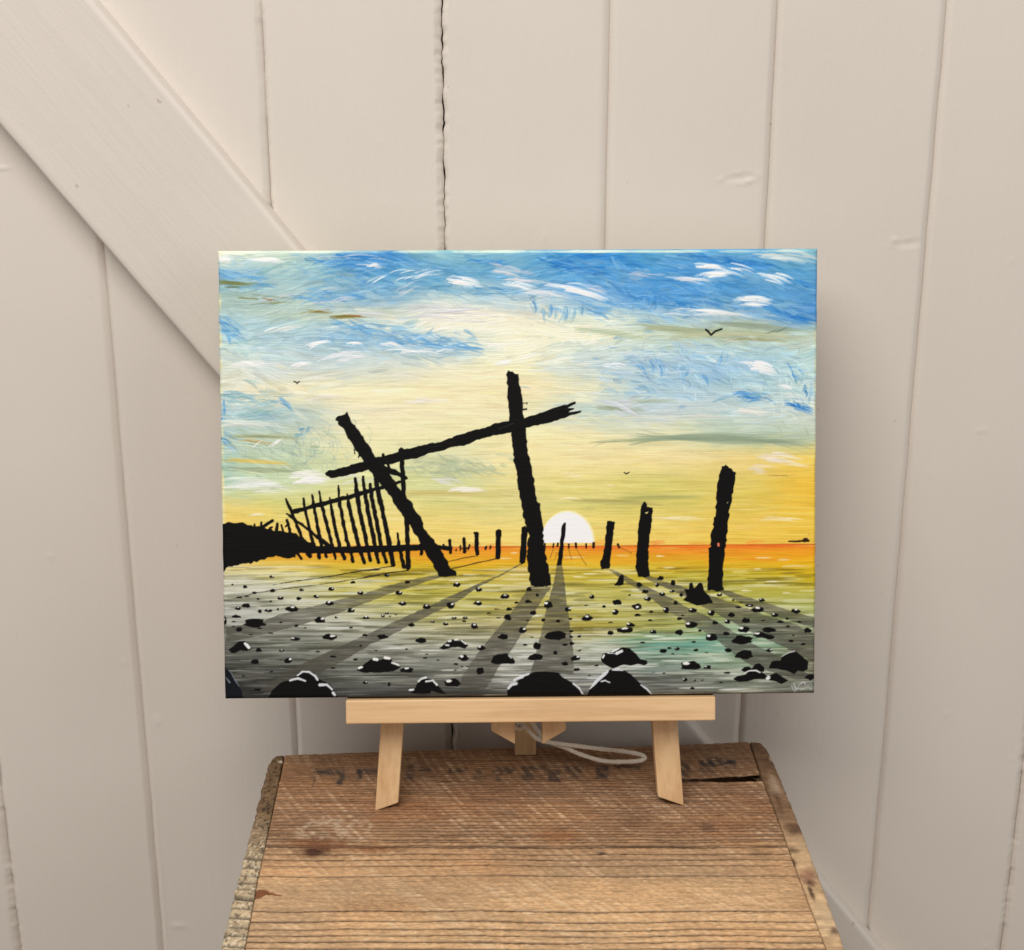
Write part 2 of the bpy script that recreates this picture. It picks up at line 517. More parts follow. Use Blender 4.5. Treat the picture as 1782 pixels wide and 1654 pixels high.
def wood_top(X, Y, rear):
    """height (m) and sRGB colour of the sawn, weathered top"""
    warp = (fbm(X * 16, Y * 30, 12, 3) - 0.5) * 0.0045 + 0.006 * X * (0.65 - Y) * 4
    Yw = Y + warp
    if rear:
        rings = np.arange(0.725, 0.79, 0.0021); amp = np.random.default_rng(8).uniform(0.2, 0.7, len(rings))
    else:
        rings, amp = GR_Y, GR_A
    k = np.clip(np.searchsorted(rings, Yw), 1, len(rings) - 1)
    lo, hi = rings[k - 1], rings[k]
    t = (Yw - lo) / np.maximum(hi - lo, 1e-5)
    sp = (hi - lo)
    # broken groove at the rear side of each ring
    dist_hi = (hi - Yw); dist_lo = (Yw - lo)
    br = np.clip(0.05 + 1.5 * fbm(X * 75, Yw * 500, 14, 3), 0, 1.2)
    gw = 0.00062 + 0.00034 * np.clip((0.69 - Y) / 0.04, 0, 1)
    groove = np.exp(-(dist_hi / gw) ** 2) * amp[k] + np.exp(-(dist_lo / (gw * 0.6)) ** 2) * amp[k - 1] * 0.8
    groove = np.clip(groove * br, 0, 1.2)
    h = -0.0014 * groove + 0.0007 * t
    q = saw_q(X, Y)
    qq = q + (vn(q * 130, Y * 8, 34) - .5) * 0.004
    saw = 0.36 * (0.5 + 0.5 * np.cos(qq * 2 * math.pi / 0.0056)) + 0.64 * fbm(q * 240 + (vn(X * 30, Y * 30, 28) - .5) * 1.0, Y * 9, 15, 3)
    saw2 = vn(q * 900, Y * 40, 16)
    fine = fbm(X * 70, Y * 1900 + (vn(X * 40, Y * 100, 29) - .5) * 3, 17, 3)
    grit = vn(X * 420, Y * 1500, 30)
    saws = np.clip((saw - 0.45) * 4.8, 0, 1) * np.clip(0.2 + 1.0 * vn(X * 45, Y * 60, 18), 0, 1) * (0.3 + 0.9 * saw2) * np.clip((fine - 0.28) * 3.0, 0.12, 1.2) * (0.5 + 0.8 * grit)
    h += 0.00022 * (saw - 0.5) * 2 + 0.0001 * (saw2 - .5)
    spk = vn(X * 900, Y * 1500, 19)
    h += 0.00018 * (fine - 0.5) + 0.00012 * (spk - 0.5)
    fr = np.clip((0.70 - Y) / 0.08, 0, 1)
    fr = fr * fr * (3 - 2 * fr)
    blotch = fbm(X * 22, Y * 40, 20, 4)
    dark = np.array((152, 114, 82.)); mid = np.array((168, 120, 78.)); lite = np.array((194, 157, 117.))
    base = dark[None, None] * (1 - fr[..., None]) + lite[None, None] * fr[..., None]  # rear tone: weathered brown plus canvas shade put into the colour
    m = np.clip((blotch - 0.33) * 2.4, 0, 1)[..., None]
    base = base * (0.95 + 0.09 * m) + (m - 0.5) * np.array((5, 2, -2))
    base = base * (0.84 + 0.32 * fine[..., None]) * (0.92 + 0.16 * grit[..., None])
    c = base
    c = c + np.clip(saws, 0, 1)[..., None] * (np.array((226, 200, 166.)) - c) * 0.60
    # rusty stretches
    rust = np.clip((fbm(X * 18 + 3, Y * 34, 22, 3) - 0.52) * 4, 0, 1)[..., None] * 0.28 * (1 - 0.5 * fr[..., None])
    c = c * (1 - rust) + np.array((142, 82, 44.)) * rust * (0.8 + .4 * fine[..., None])
    c = c * (1 - 0.80 * np.clip(groove * 1.4, 0, 1)[..., None]) + np.array((66, 36, 18.)) * 0.5 * np.clip(groove, 0, 1)[..., None]
    # chalky rings, dark knot, brown chip
    def spot(px, py, rx, ry):
        p = on_top(px, py, ZC)
        return (X - p[0]) / rx, (Y - p[1]) / ry
    for px, py, rx, ry, s in ((560, 1447, .013, .013, .5), (622, 1446, .007, .012, .35)):
        u, t2 = spot(px, py, rx, ry); r = np.hypot(u, t2) + (fbm(X * 260, Y * 260, 23, 3) - .5) * 0.9
        a = np.exp(-((r - 0.75) / 0.28) ** 2) * s * np.clip(fbm(X * 500, Y * 700, 24, 2) * 1.9 - .25, 0, 1)
        c = c + (np.array((222, 206, 182.)) - c) * np.clip(a, 0, 1)[..., None]
    for px, py, rx, ry, s, colr in ((560, 1468, .016, .006, .7, (104, 58, 30)), (545, 1483, .008, .004, .9, (62, 36, 22)), (972, 1455, .013, .007, .42, (140, 84, 44)), (1100, 1433, .009, .006, .35, (92, 56, 34)), (1047, 1487, .003, .002, .9, (52, 40, 34)),
                                   (640, 1478, .02, .004, .5, (112, 66, 36)), (1230, 1440, .006, .006, .5, (80, 62, 48)), (1320, 1487, .006, .0035, .5, (88, 66, 48))):
        u, t2 = spot(px, py, rx, ry); r = np.hypot(u, t2) + (fbm(X * 220, Y * 420, 25, 3) - .5) * 1.1
        a = np.clip(1.25 - r, 0, 1) * s
        c = c + (np.array(colr, float) - c) * a[..., None]
    # torn brown chip at the left edge
    p0 = on_top(438, 1560, ZC); p1 = on_top(492, 1562, ZC)
    u = (X - p0[0]) / (p1[0] - p0[0])
    mid_y = p0[1] + 0.0022 - 0.0042 * (u - 0.45) ** 2 * 2.2 + (vn(X * 700, Y * 0, 26) - .5) * 0.0012
    hw = 0.0046 * np.clip(1.0 - u, 0, 1) ** 0.7 * (0.75 + 0.25 * np.sin(u * 7))
    chip = np.clip((hw - abs(Y - mid_y)) / 0.0004, 0, 1) * (u < 1)
    h -= 0.0005 * chip
    c = c + (np.array((118, 70, 42.)) - c) * 0.92 * chip[..., None]
    # faded stencil ink, worn by the grain
    ink = np.zeros_like(X)
    for x0, y0, x1, y1, s in INKW:
        e = 0.0013
        Xi = X + (fbm(X * 260, Y * 200, 35, 3) - .5) * 0.0018; Yi = Y + (fbm(X * 200, Y * 260, 36, 3) - .5) * 0.0035
        a = np.clip(np.minimum(Xi - x0, x1 - Xi) / e + .5, 0, 1) * np.clip(np.minimum(Yi - y0, y1 - Yi) / (e * 2) + .5, 0, 1)
        ink = np.maximum(ink, a * s)
    ink = ink * np.clip(1.2 - 1.3 * saws - 0.9 * fbm(X * 200, Y * 500, 27, 3), 0, 1)
    c = c + (np.array((44, 42, 46.)) - c) * np.clip(ink, 0, .9)[..., None]
    c = c * (0.93 + 0.14 * spk[..., None])
    return h, np.clip(c, 8, 245)

def plank(name, nu, nv, y_front, y_back, rear, thick):
    v = np.linspace(0, 1, nv)[:, None]; u = np.linspace(0, 1, nu)[None, :]
    X = np.zeros((nv, nu)); Y = np.zeros((nv, nu))
    for it in range(3):
        Y = y_front(X) * (1 - v) + y_back(X) * v
        xa = poly_x(L_IN, Y) + 0.0004; xb = poly_x(R_IN, Y) - 0.0005
        X = xa + (xb - xa) * u
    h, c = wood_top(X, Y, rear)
    # worn, rounded long edges
    ef = (Y - y_front(X)); eb = (y_back(X) - Y)
    rr = 0.0018
    for e, r in ((ef, 0.0008), (eb, 0.0025 if rear else 0.0008)):
        k = np.clip(1 - e / r, 0, 1)
        h = h - r * (1 - np.sqrt(np.clip(1 - k * k, 0, 1)))
    ex = np.minimum(X - xa, xb - X); k = np.clip(1 - ex / 0.0008, 0, 1)
    h = h - 0.0006 * k * k
    if rear:
        h = h - 0.0008
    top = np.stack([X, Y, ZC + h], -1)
    dr = np.tile(np.array((0, 0, -thick)), (2 * (nu + nv) - 4, 1))
    if rear:
        dr[:nu, 1] = 0.0075          # front edge undercut in shape so the gap falls dark
    V, Fq, loop = slab(top, dr)
    cc = s2l(c.reshape(-1, 3))
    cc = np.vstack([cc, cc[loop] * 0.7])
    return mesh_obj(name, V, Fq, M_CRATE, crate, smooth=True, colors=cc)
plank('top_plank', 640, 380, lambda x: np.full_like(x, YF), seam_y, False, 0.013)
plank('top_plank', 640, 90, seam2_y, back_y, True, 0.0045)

def side_board(inn, out, sgn, seed):
    nv, nu = 520, 26
    yy = np.linspace(YF, 1, 2)
    # walk the outer line by arc length so the rear corner is round
    po = np.array(out); seg = np.r_[0, np.cumsum(np.hypot(*np.diff(po, axis=0).T))]
    s = np.linspace(0, seg[-1], nv)
    ox = np.interp(s, seg, po[:, 0]); oy = np.interp(s, seg, po[:, 1])
    iy = np.clip(oy, None, inn[-1][1]); iy = np.linspace(YF, 1, nv) * 0 + iy
    ix = poly_x(inn, iy)
    u = np.linspace(0, 1, nu)[None, :]
    X = ox[:, None] * (1 - u) + ix[:, None] * u
    Y = oy[:, None] * (1 - u) + iy[:, None] * u
    # ragged outer edge
    rag = (fbm(s * 330, s * 0, seed, 3) - 0.5) * 0.0013 * (1.3 if sgn < 0 else 0.6)
    X = X - rag[:, None] * (1 - u) * sgn * -1
    e = np.minimum(u * abs(ix - ox)[:, None], (1 - u) * abs(ix - ox)[:, None])
    k_out = np.clip(1 - (u * abs(ix - ox)[:, None]) / 0.0018, 0, 1)
    h = -0.0016 * (1 - np.sqrt(np.clip(1 - k_out ** 2, 0, 1)))
    k_in = np.clip(1 - ((1 - u) * abs(ix - ox)[:, None]) / 0.0006, 0, 1)
    h = h - 0.0007 * k_in ** 2
    k_b = np.clip(1 - (back_y(X) - Y) / 0.003, 0, 1)
    h = h - 0.0028 * (1 - np.sqrt(np.clip(1 - k_b ** 2, 0, 1)))
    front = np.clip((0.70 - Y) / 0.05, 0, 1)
    n1 = fbm(X * 240, Y * 240, seed + 1, 4)
    c = np.zeros(X.shape + (3,))
    if sgn < 0:
        # end grain worn to a row of teeth
        ph = Y / 0.0070 + (vn(Y * 120, X * 0, seed + 2) - .5) * 0.9 + 0.15 * u
        saw = np.abs(((ph) % 1.0) - 0.5) * 2
        teeth = np.clip((0.34 - saw) / 0.34, 0, 1) * np.clip((0.668 - Y) / 0.02, 0, 1)
        pit = np.clip((0.40 - fbm(X * 700, Y * 520, seed + 3, 3)) * 6, 0, 1)
        pale = np.clip((fbm(X * 900, Y * 700, seed + 4, 2) - 0.55) * 5, 0, 1)
        h = h - 0.0014 * teeth - 0.0006 * pit + 0.0005 * (n1 - .5)
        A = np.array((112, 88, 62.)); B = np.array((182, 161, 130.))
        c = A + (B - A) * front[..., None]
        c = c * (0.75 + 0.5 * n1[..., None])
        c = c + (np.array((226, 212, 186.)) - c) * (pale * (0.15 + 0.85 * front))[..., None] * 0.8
        c = c * (1 - 0.55 * np.maximum(teeth, pit * 0.8)[..., None])
        p = on_top(489, 1325, ZC); sp = np.exp(-(((X - p[0]) / .0022) ** 2 + ((Y - p[1]) / .0018) ** 2))
        c = c + (np.array((220, 205, 185.)) - c) * np.clip(sp * 1.6 - .4, 0, 1)[..., None]
    else:
        lines = fbm(X * 120 + 3, Y * 900, seed + 2, 3)
        fl = fbm(X * 420, Y * 40, seed + 5, 3)
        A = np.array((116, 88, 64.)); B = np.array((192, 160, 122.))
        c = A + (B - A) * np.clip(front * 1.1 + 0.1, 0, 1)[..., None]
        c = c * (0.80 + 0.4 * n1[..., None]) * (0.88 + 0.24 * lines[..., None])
        h = h + 0.0006 * (n1 - .5) - 0.0004 * np.clip((lines - .62) * 5, 0, 1)
        for px, py, rx, ry, s_, colr in ((1352, 1385, .0016, .016, .75, (84, 56, 38)), (1385, 1441, .006, .006, .75, (82, 56, 40)), (1380, 1480, .003, .004, .7, (96, 76, 52)), (1379, 1500, .002, .005, .8, (62, 46, 34)),
                                         (1405, 1522, .005, .006, .6, (124, 82, 64)), (1410, 1535, .003, .003, .85, (80, 50, 38)), (1412, 1553, .0012, .006, .85, (70, 48, 34)), (1348, 1365, .003, .012, .5, (206, 190, 168)),
                                         (1342, 1320, .0014, .003, .8, (215, 200, 180)), (1440, 1600, .008, .014, .35, (200, 182, 152)), (1452, 1618, .002, .003, .6, (70, 52, 38)), (1398, 1468, .006, .008, .4, (196, 168, 132))):
            p = on_top(px, py, ZC)
            r = np.hypot((X - p[0]) / rx, (Y - p[1]) / ry) + (fbm(X * 400, Y * 400, 33, 3) - .5) * 0.8
            a = np.clip(1.3 - r, 0, 1) * s_
            c = c + (np.array(colr, float) - c) * np.clip(a, 0, 1)[..., None]
    Zt = ZC - 0.0004 + h
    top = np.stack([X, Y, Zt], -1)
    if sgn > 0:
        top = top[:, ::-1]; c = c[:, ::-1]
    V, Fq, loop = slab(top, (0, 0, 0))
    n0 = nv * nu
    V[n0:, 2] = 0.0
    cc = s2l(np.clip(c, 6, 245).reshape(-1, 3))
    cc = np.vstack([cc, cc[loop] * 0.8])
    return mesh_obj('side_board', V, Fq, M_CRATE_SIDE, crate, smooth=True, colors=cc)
side_board(L_IN, L_OUT, -1, 101)
side_board(R_IN, R_OUT, 1, 111)
# slats closing the front and rear of the crate, and its bottom
def box(name, x0, x1, y0, y1, z0, z1, mat, parent, bw=0.0015):
    o = mesh_obj(name, *hexa([(x0, y0, z0), (x1, y0, z0), (x1, y1, z0), (x0, y1, z0), (x0, y0, z1), (x1, y0, z1), (x1, y1, z1), (x0, y1, z1)]), mat, parent)
    return bevel(o, bw)
for q in range(4):
    z0 = 0.012 + q * 0.132
    box('slat', -0.1175, 0.1440, YF + 0.001, YF + 0.011, z0, z0 + 0.122, M_OLD, crate)
    box('slat', -0.1290, 0.1378, 0.7500, 0.7595, z0, 0.5446 if q == 3 else z0 + 0.122, M_OLD, crate)
box('bottom_panel', -0.1175, 0.1365, YF + 0.012, 0.749, 0.0, 0.011, M_OLD, crate)

# ------------------------------------------------------------------ pose shared by canvas and easel
Q = np.array([0.00469002, 0.69884293, 0.61700845])
yaw, lean, roll = 0.01965625, -0.25856281, -0.00079371
RM = np.array((Matrix.Rotation(yaw, 3, 'Z') @ Matrix.Rotation(lean, 3, 'X') @ Matrix.Rotation(roll, 3, 'Y')))

def E2W(p):
    return np.asarray(p, float) @ RM.T + Q

# ------------------------------------------------------------------ easel
easel = empty('table_easel', (0.006, 0.72, ZC), 'small pale pine table easel holding up the beach painting', 'easel')
TH = 0.0195                     # front of the legs, behind the canvas

def eprism(name, outline, y0, y1, mat, bw=0.0006):
    """outline in easel x,z; depth y0 (front) .. y1 (rear)"""
    n = len(outline)
    A = [(x, y0, z) for x, z in outline]; B = [(x, y1, z) for x, z in outline]
    V = E2W(A + B)
    Fq = [tuple(range(n)), tuple(range(2 * n - 1, n - 1, -1))] + [(i, n + i, n + (i + 1) % n, (i + 1) % n) for i in range(n)]
    return bevel(mesh_obj(name, V, Fq, mat, easel), bw)
eprism('rail', [(-0.0901, -0.0130), (0.1002, -0.0130), (0.1002, -0.0007), (-0.0901, -0.0007)], -0.0024, TH - 0.0004, M_PINE_H, 0.0007)

def leg(xb0, xb1, zb0, zb1, sgn):
    # straight, slightly splayed strip, mitred foot; reaches up behind the canvas
    k = 0.075 * sgn
    o = [(xb0, zb0), (xb1, zb1), (xb1 - k * (0.15 - zb1), 0.15), (xb0 - k * (0.15 - zb0), 0.15)]
    return eprism('leg', o, TH, TH + 0.0085, M_PINE_V)
leg(-0.0773, -0.0650, -0.0647, -0.0604, -1)
leg(0.0730, 0.0868, -0.0587, -0.0637, 1)
eprism('upright', [(-0.0154, -0.0223), (-0.0028, -0.0297), (-0.0028, 0.165), (-0.0154, 0.165)], TH, TH + 0.0085, M_PINE_V)
eprism('upright', [(0.0115, -0.0298), (0.0242, -0.0223), (0.0242, 0.165), (0.0115, 0.165)], TH, TH + 0.0085, M_PINE_V)
eprism('crossbar', [(-0.0700, 0.112), (0.0800, 0.112), (0.0800, 0.126), (-0.0700, 0.126)], TH + 0.0087, TH + 0.0150, M_PINE_H)
# rear leg: from a pivot between the uprights down to the rear of the crate
tp = E2W((0.0045, TH + 0.010, 0.158)); ft = np.array([0.0076, 0.7600, ZC - 0.0004])
w2, t2 = 0.0061, 0.0085
V = []
for c0 in (ft, tp):
    V += [(c0[0] - w2, c0[1], c0[2]), (c0[0] + w2, c0[1], c0[2]), (c0[0] + w2, c0[1] + t2, c0[2]), (c0[0] - w2, c0[1] + t2, c0[2])]
bevel(mesh_obj('rear_leg', *hexa(V), M_PINE_V, easel), 0.0006)

def tube(name, pts, r, mat, parent, seg=10, closed=False):
    pts = np.array(pts, float)
    # Catmull-Rom
    P = np.vstack([2 * pts[0] - pts[1], pts, 2 * pts[-1] - pts[-2]])
    out = []
    for i in range(1, len(P) - 2):
        for t in np.linspace(0, 1, 12, endpoint=False):
            a, b_, c, d_ = P[i - 1], P[i], P[i + 1], P[i + 2]
            out.append(0.5 * (2 * b_ + (c - a) * t + (2 * a - 5 * b_ + 4 * c - d_) * t * t + (3 * b_ - a - 3 * c + d_) * t ** 3))
    out.append(P[-2])
    C = np.array(out)
    T = np.gradient(C, axis=0); T /= np.linalg.norm(T, axis=1)[:, None]
    up = np.array([0.13, 0.31, 0.94])
    V = []
    for i in range(len(C)):
        a = np.cross(T[i], up); a /= np.linalg.norm(a); b_ = np.cross(T[i], a)
        rr = r * (1 + 0.07 * math.sin(i * 1.9) + 0.05 * math.sin(i * 0.7))
        for k in range(seg):
            th = 2 * math.pi * k / seg
            V.append(C[i] + rr * (math.cos(th) * a + math.sin(th) * b_))
    n = len(C)
    F = [(i * seg + k, i * seg + (k + 1) % seg, (i + 1) * seg + (k + 1) % seg, (i + 1) * seg + k) for i in range(n - 1) for k in range(seg)]
    F += [tuple(range(seg - 1, -1, -1)), tuple((n - 1) * seg + k for k in range(seg))]
    return mesh_obj(name, V, F, mat, parent, smooth=True)

def at_y(px, py, y):
    return on_wall(px, py, y)
c_pts = [at_y(903, 1263, .7360), at_y(912, 1264, .7340), at_y(921, 1273, .7325), at_y(932, 1284, .7325), at_y(950, 1291, .7330), at_y(985, 1296, .7350), at_y(1040, 1303, .7390), at_y(1085, 1308, .7425)]
c_pts += [at_y(1112, 1313, .7450), at_y(1122, 1318.5, .7445), at_y(1114, 1324, .7420)]
c_pts += [at_y(1090, 1326, .7405), at_y(1050, 1324.5, .7385), at_y(1010, 1313, .7375), at_y(985, 1302, .7370), at_y(962, 1294, .7385), at_y(945, 1284, .7410), at_y(934, 1270, .7450), at_y(926, 1258, .7490)]
cd = tube('cord', c_pts, 0.00125, M_CORD, easel)
k0 = at_y(904, 1262.5, .7345)
kn = tube('knot', [k0 + np.array((-.0030, -.0004, .0004)), k0 + np.array((-.0014, -.0016, -.0010)), k0 + np.array((.0010, -.0014, -.0012)), k0 + np.array((.0022, -.0002, .0006)), k0 + np.array((.0002, .0006, .0014)), k0 + np.array((-.0018, .0002, .0010))], 0.0011, M_CORD, easel)
kn.parent = cd
kn.matrix_parent_inverse = Matrix.Translation(-Vector(easel.location)) @ Matrix.Translation(Vector(easel.location))

# ------------------------------------------------------------------ the painting
CWm, CHm, CTm = 0.305, 0.229, 0.0185
PW, PH = 960, 720
canvas = empty('painted_canvas', tuple(Q), 'stretched canvas painting of a beach sunset with black ruined groyne posts', 'painting')
canvas.rotation_euler = Matrix(RM.tolist()).to_euler()

# photo pixel -> canvas pixel (four-corner homography)
src = np.array([[377, 437], [1424, 433], [1420, 1207], [390, 1217]], float)
dst = np.array([[0, 0], [PW, 0], [PW, PH], [0, PH]], float)
A = []
for (x, y), (u, v) in zip(src, dst):
    A.append([x, y, 1, 0, 0, 0, -u * x, -u * y]); A.append([0, 0, 0, x, y, 1, -v * x, -v * y])
Hm = np.append(np.linalg.solve(np.array(A), dst.ravel()), 1).reshape(3, 3)
Hi = np.linalg.inv(Hm)

def cp(p):
    p = np.asarray(p, float).reshape(-1, 2)
    q = np.c_[p, np.ones(len(p))] @ Hm.T
    return q[:, :2] / q[:, 2:]
S = PW / 1040.0                # canvas px per photo px

WIN = dict(A=(380, 640, 4.469), B=(640, 640, 4.134), C=(880, 860, 5.569), D=(1080, 790, 5.091), P=(0, 0, 1.0), E=(720, 680, 4.455),
           G1=(380, 980, 6.364), G2=(640, 980, 6.364), G3=(900, 980, 6.364), G4=(1150, 980, 6.364))

def W(win, *pts):
    x0, y0, s = WIN[win]
    return [(x0 + x / s, y0 + y / s) for x, y in pts]

gy, gx = np.mgrid[0:PH, 0:PW]
pq = np.stack([gx + .5, gy + .5, np.ones_like(gx)], -1) @ Hi.T
PX = pq[..., 0] / pq[..., 2]; PY = pq[..., 1] / pq[..., 2]

cols = np.array([380, 500, 640, 780, 900, 1020, 1150, 1280, 1420.])
SKY = {440: [(225, 228, 205), (200, 215, 195), (60, 130, 190), (140, 185, 195), (120, 175, 200), (40, 128, 200), (90, 155, 195), (90, 155, 200), (130, 180, 195)],
       475: [(120, 170, 205), (150, 185, 190), (80, 145, 195), (95, 155, 190), (105, 162, 195), (70, 145, 205), (80, 150, 205), (75, 145, 200), (90, 155, 195)],
       515: [(150, 175, 165), (165, 190, 190), (135, 172, 195), (190, 208, 205), (165, 192, 205), (135, 177, 210), (70, 140, 205), (80, 145, 195), (80, 140, 190)],
       550: [(165, 190, 190), (175, 195, 180), (200, 206, 190), (235, 228, 205), (225, 220, 200), (200, 215, 205), (150, 185, 205), (165, 190, 200), (70, 135, 198)],
       580: [(150, 185, 200), (165, 192, 203), (150, 185, 205), (215, 218, 205), (240, 232, 205), (235, 228, 200), (195, 205, 180), (165, 175, 150), (180, 190, 170)],
       610: [(190, 205, 195), (175, 195, 195), (155, 182, 195), (165, 188, 200), (232, 228, 200), (205, 212, 200), (170, 195, 200), (165, 195, 205), (175, 200, 200)],
       640: [(205, 210, 190), (190, 200, 195), (195, 205, 195), (222, 218, 185), (228, 220, 175), (185, 200, 195), (165, 190, 200), (150, 185, 205), (180, 205, 195)],
       680: [(215, 212, 180), (225, 215, 165), (228, 218, 165), (228, 215, 160), (228, 212, 155), (215, 212, 165), (165, 192, 192), (165, 192, 188), (200, 215, 195)],
       720: [(150, 180, 175), (165, 185, 170), (225, 215, 165), (225, 215, 160), (222, 212, 155), (180, 197, 175), (190, 200, 185), (185, 200, 185), (205, 210, 185)],
       760: [(170, 185, 165), (185, 190, 160), (225, 212, 155), (225, 212, 155), (228, 212, 150), (225, 208, 150), (215, 205, 150), (175, 187, 152), (172, 182, 150)],
       800: [(165, 185, 160), (180, 190, 150), (215, 205, 145), (195, 192, 145), (225, 205, 140), (228, 205, 140), (225, 200, 130), (225, 195, 115), (228, 190, 80)],
       840: [(170, 190, 165), (195, 200, 160), (205, 200, 135), (198, 195, 140), (218, 200, 130), (215, 195, 115), (205, 190, 105), (208, 182, 90), (225, 175, 50)],
       880: [(215, 190, 110), (200, 190, 110), (215, 195, 120), (205, 190, 115), (210, 195, 125), (205, 190, 110), (205, 185, 95), (210, 180, 80), (222, 175, 55)],
       920: [(225, 180, 80), (222, 185, 95), (225, 195, 110), (225, 195, 110), (225, 198, 115), (225, 195, 105), (225, 190, 95), (225, 185, 80), (225, 180, 65)],
       950: [(225, 172, 75), (225, 180, 90), (228, 190, 100), (228, 190, 100), (228, 192, 105), (228, 190, 95), (228, 188, 90), (226, 182, 75), (225, 178, 65)]}
GND = {950: [(225, 125, 40)] * 2 + [(226, 112, 42), (226, 120, 45), (226, 120, 45), (224, 110, 42), (224, 105, 40), (226, 105, 38), (226, 100, 35)],
       964: [(225, 150, 50), (224, 150, 45), (222, 140, 38), (224, 140, 38), (224, 142, 38), (224, 145, 36), (224, 140, 35), (226, 138, 32), (228, 142, 28)],
       980: [(215, 190, 120), (215, 175, 70), (208, 165, 42), (214, 165, 35), (214, 166, 38), (214, 170, 40), (210, 165, 40), (215, 165, 35), (226, 166, 26)],
       1000: [(208, 203, 165), (200, 192, 125), (195, 177, 62), (188, 170, 55), (196, 178, 90), (200, 180, 62), (190, 175, 58), (188, 170, 48), (200, 172, 34)],
       1030: [(188, 189, 175), (182, 182, 150), (185, 176, 82), (184, 175, 78), (188, 176, 90), (186, 179, 95), (180, 175, 92), (172, 168, 74), (180, 172, 74)],
       1060: [(160, 161, 154), (172, 174, 158), (176, 174, 120), (176, 171, 98), (178, 168, 92), (180, 173, 90), (176, 173, 104), (166, 167, 90), (166, 172, 98)],
       1090: [(118, 119, 112), (142, 144, 134), (166, 167, 148), (170, 166, 120), (170, 160, 105), (172, 158, 72), (160, 161, 86), (132, 160, 125), (140, 150, 115)],
       1120: [(102, 103, 97), (125, 128, 119), (150, 153, 142), (155, 156, 138), (158, 160, 146), (165, 170, 140), (122, 160, 140), (126, 165, 140), (122, 128, 98)],
       1150: [(82, 83, 78), (100, 101, 95), (128, 131, 122), (130, 132, 123), (145, 148, 138), (158, 162, 154), (132, 156, 143), (142, 166, 142), (124, 120, 98)],
       1180: [(64, 64, 60), (74, 75, 70), (94, 96, 90), (94, 95, 89), (140, 142, 138), (128, 130, 127), (118, 122, 119), (124, 134, 122), (108, 108, 94)],
       1215: [(40, 40, 38), (42, 43, 41), (58, 59, 57), (64, 63, 60), (78, 78, 75), (100, 100, 97), (100, 100, 95), (108, 108, 95), (84, 84, 75)]}

for k_, add in ((580, 4), (610, 6), (640, 12), (680, 20), (720, 22), (760, 22), (800, 20), (840, 14), (880, 12), (920, 10), (950, 8)):
    SKY[k_] = [(min(246, r + 4), min(242, g + (6 if k_ < 740 else 11)), min(236, bb + add)) for r, g, bb in SKY[k_]]
for k_, dg in ((950, 20), (964, 12), (980, 6)):
    GND[k_] = [(r, g + dg, bb + 4) for r, g, bb in GND[k_]]

def field(tab, X, Y):
    ys = np.array(sorted(tab)); arr = np.array([tab[k] for k in sorted(tab)], float)
    yi = np.clip(np.searchsorted(ys, Y) - 1, 0, len(ys) - 2)
    ty = np.clip((Y - ys[yi]) / (ys[yi + 1] - ys[yi]), 0, 1)
    xi = np.clip(np.searchsorted(cols, X) - 1, 0, len(cols) - 2)
    tx = np.clip((X - cols[xi]) / (cols[xi + 1] - cols[xi]), 0, 1)
    tx = tx * tx * (3 - 2 * tx)
    ty = ty[..., None]; tx = tx[..., None]
    return (arr[yi, xi] * (1 - tx) + arr[yi, xi + 1] * tx) * (1 - ty) + (arr[yi + 1, xi] * (1 - tx) + arr[yi + 1, xi + 1] * tx) * ty

def horizon(x):
    return 952.5 - (x - 720) * (6.0 / 700)

wx = PX + (fbm(PX / 60, PY / 30, 201, 3) - .5) * 60
wy = PY + (fbm(PX / 90, PY / 26, 202, 3) - .5) * 30
IMG = field(SKY, wx, np.clip(wy, 440, 949))
wyg = PY + (fbm(PX / 110, PY / 9, 203, 3) - .5) * 16
g_ = field(GND, wx, np.maximum(wyg, 952))
gm = (PY > horizon(PX))
IMG = np.where(gm[..., None], g_, IMG)
HGT = np.zeros((PH, PW))

def dab(cx, cy, L, w, ang, col, alpha=0.8, curve=0.0, bristle=0.7, hgt=0.25, seed=None, sky_only=False):
    """one brush stroke, photo pixels; curve bends it"""
    (c,) = cp([(cx, cy)])
    L *= S; w *= S
    R = L / 2 + w + abs(curve) * L
    x0, x1 = int(max(0, c[0] - R)), int(min(PW, c[0] + R + 1)); 
    vy = abs(math.sin(ang)) * L / 2 + w + abs(curve) * L + 2
    y0, y1 = int(max(0, c[1] - vy)), int(min(PH, c[1] + vy + 1))
    if x1 <= x0 or y1 <= y0:
        return
    dx = gx[y0:y1, x0:x1] + .5 - c[0]; dy = gy[y0:y1, x0:x1] + .5 - c[1]
    ca, sa = math.cos(ang), math.sin(ang)
    u = (dx * ca + dy * sa) / (L / 2)
    v = (-dx * sa + dy * ca) - curve * L * (u * u - 0.33)
    t = v / (w / 2)
    taper = np.sqrt(np.clip(1 - np.abs(u) ** 3, 0, 1))
    m = np.clip((taper - np.abs(t)) * (w / 2) + 0.5, 0, 1) * (np.abs(u) < 1)
    sd = random.random() * 200 if seed is None else seed
    br = vn(t * 2.2 * max(1, w / 5) + sd, u * 0.8 + sd, 7)
    a = alpha * m * np.clip(1 - bristle + bristle * (br * 1.9 - 0.25) * 1.25, 0, 1) * np.clip(1.15 - 0.45 * (u + 1) / 2 - 0.3 * np.abs(u), 0, 1)
    if sky_only:
        a = a * (~gm[y0:y1, x0:x1])
    IMG[y0:y1, x0:x1] += (np.asarray(col, float) - IMG[y0:y1, x0:x1]) * a[..., None]
    HGT[y0:y1, x0:x1] += hgt * a * (br - 0.35)

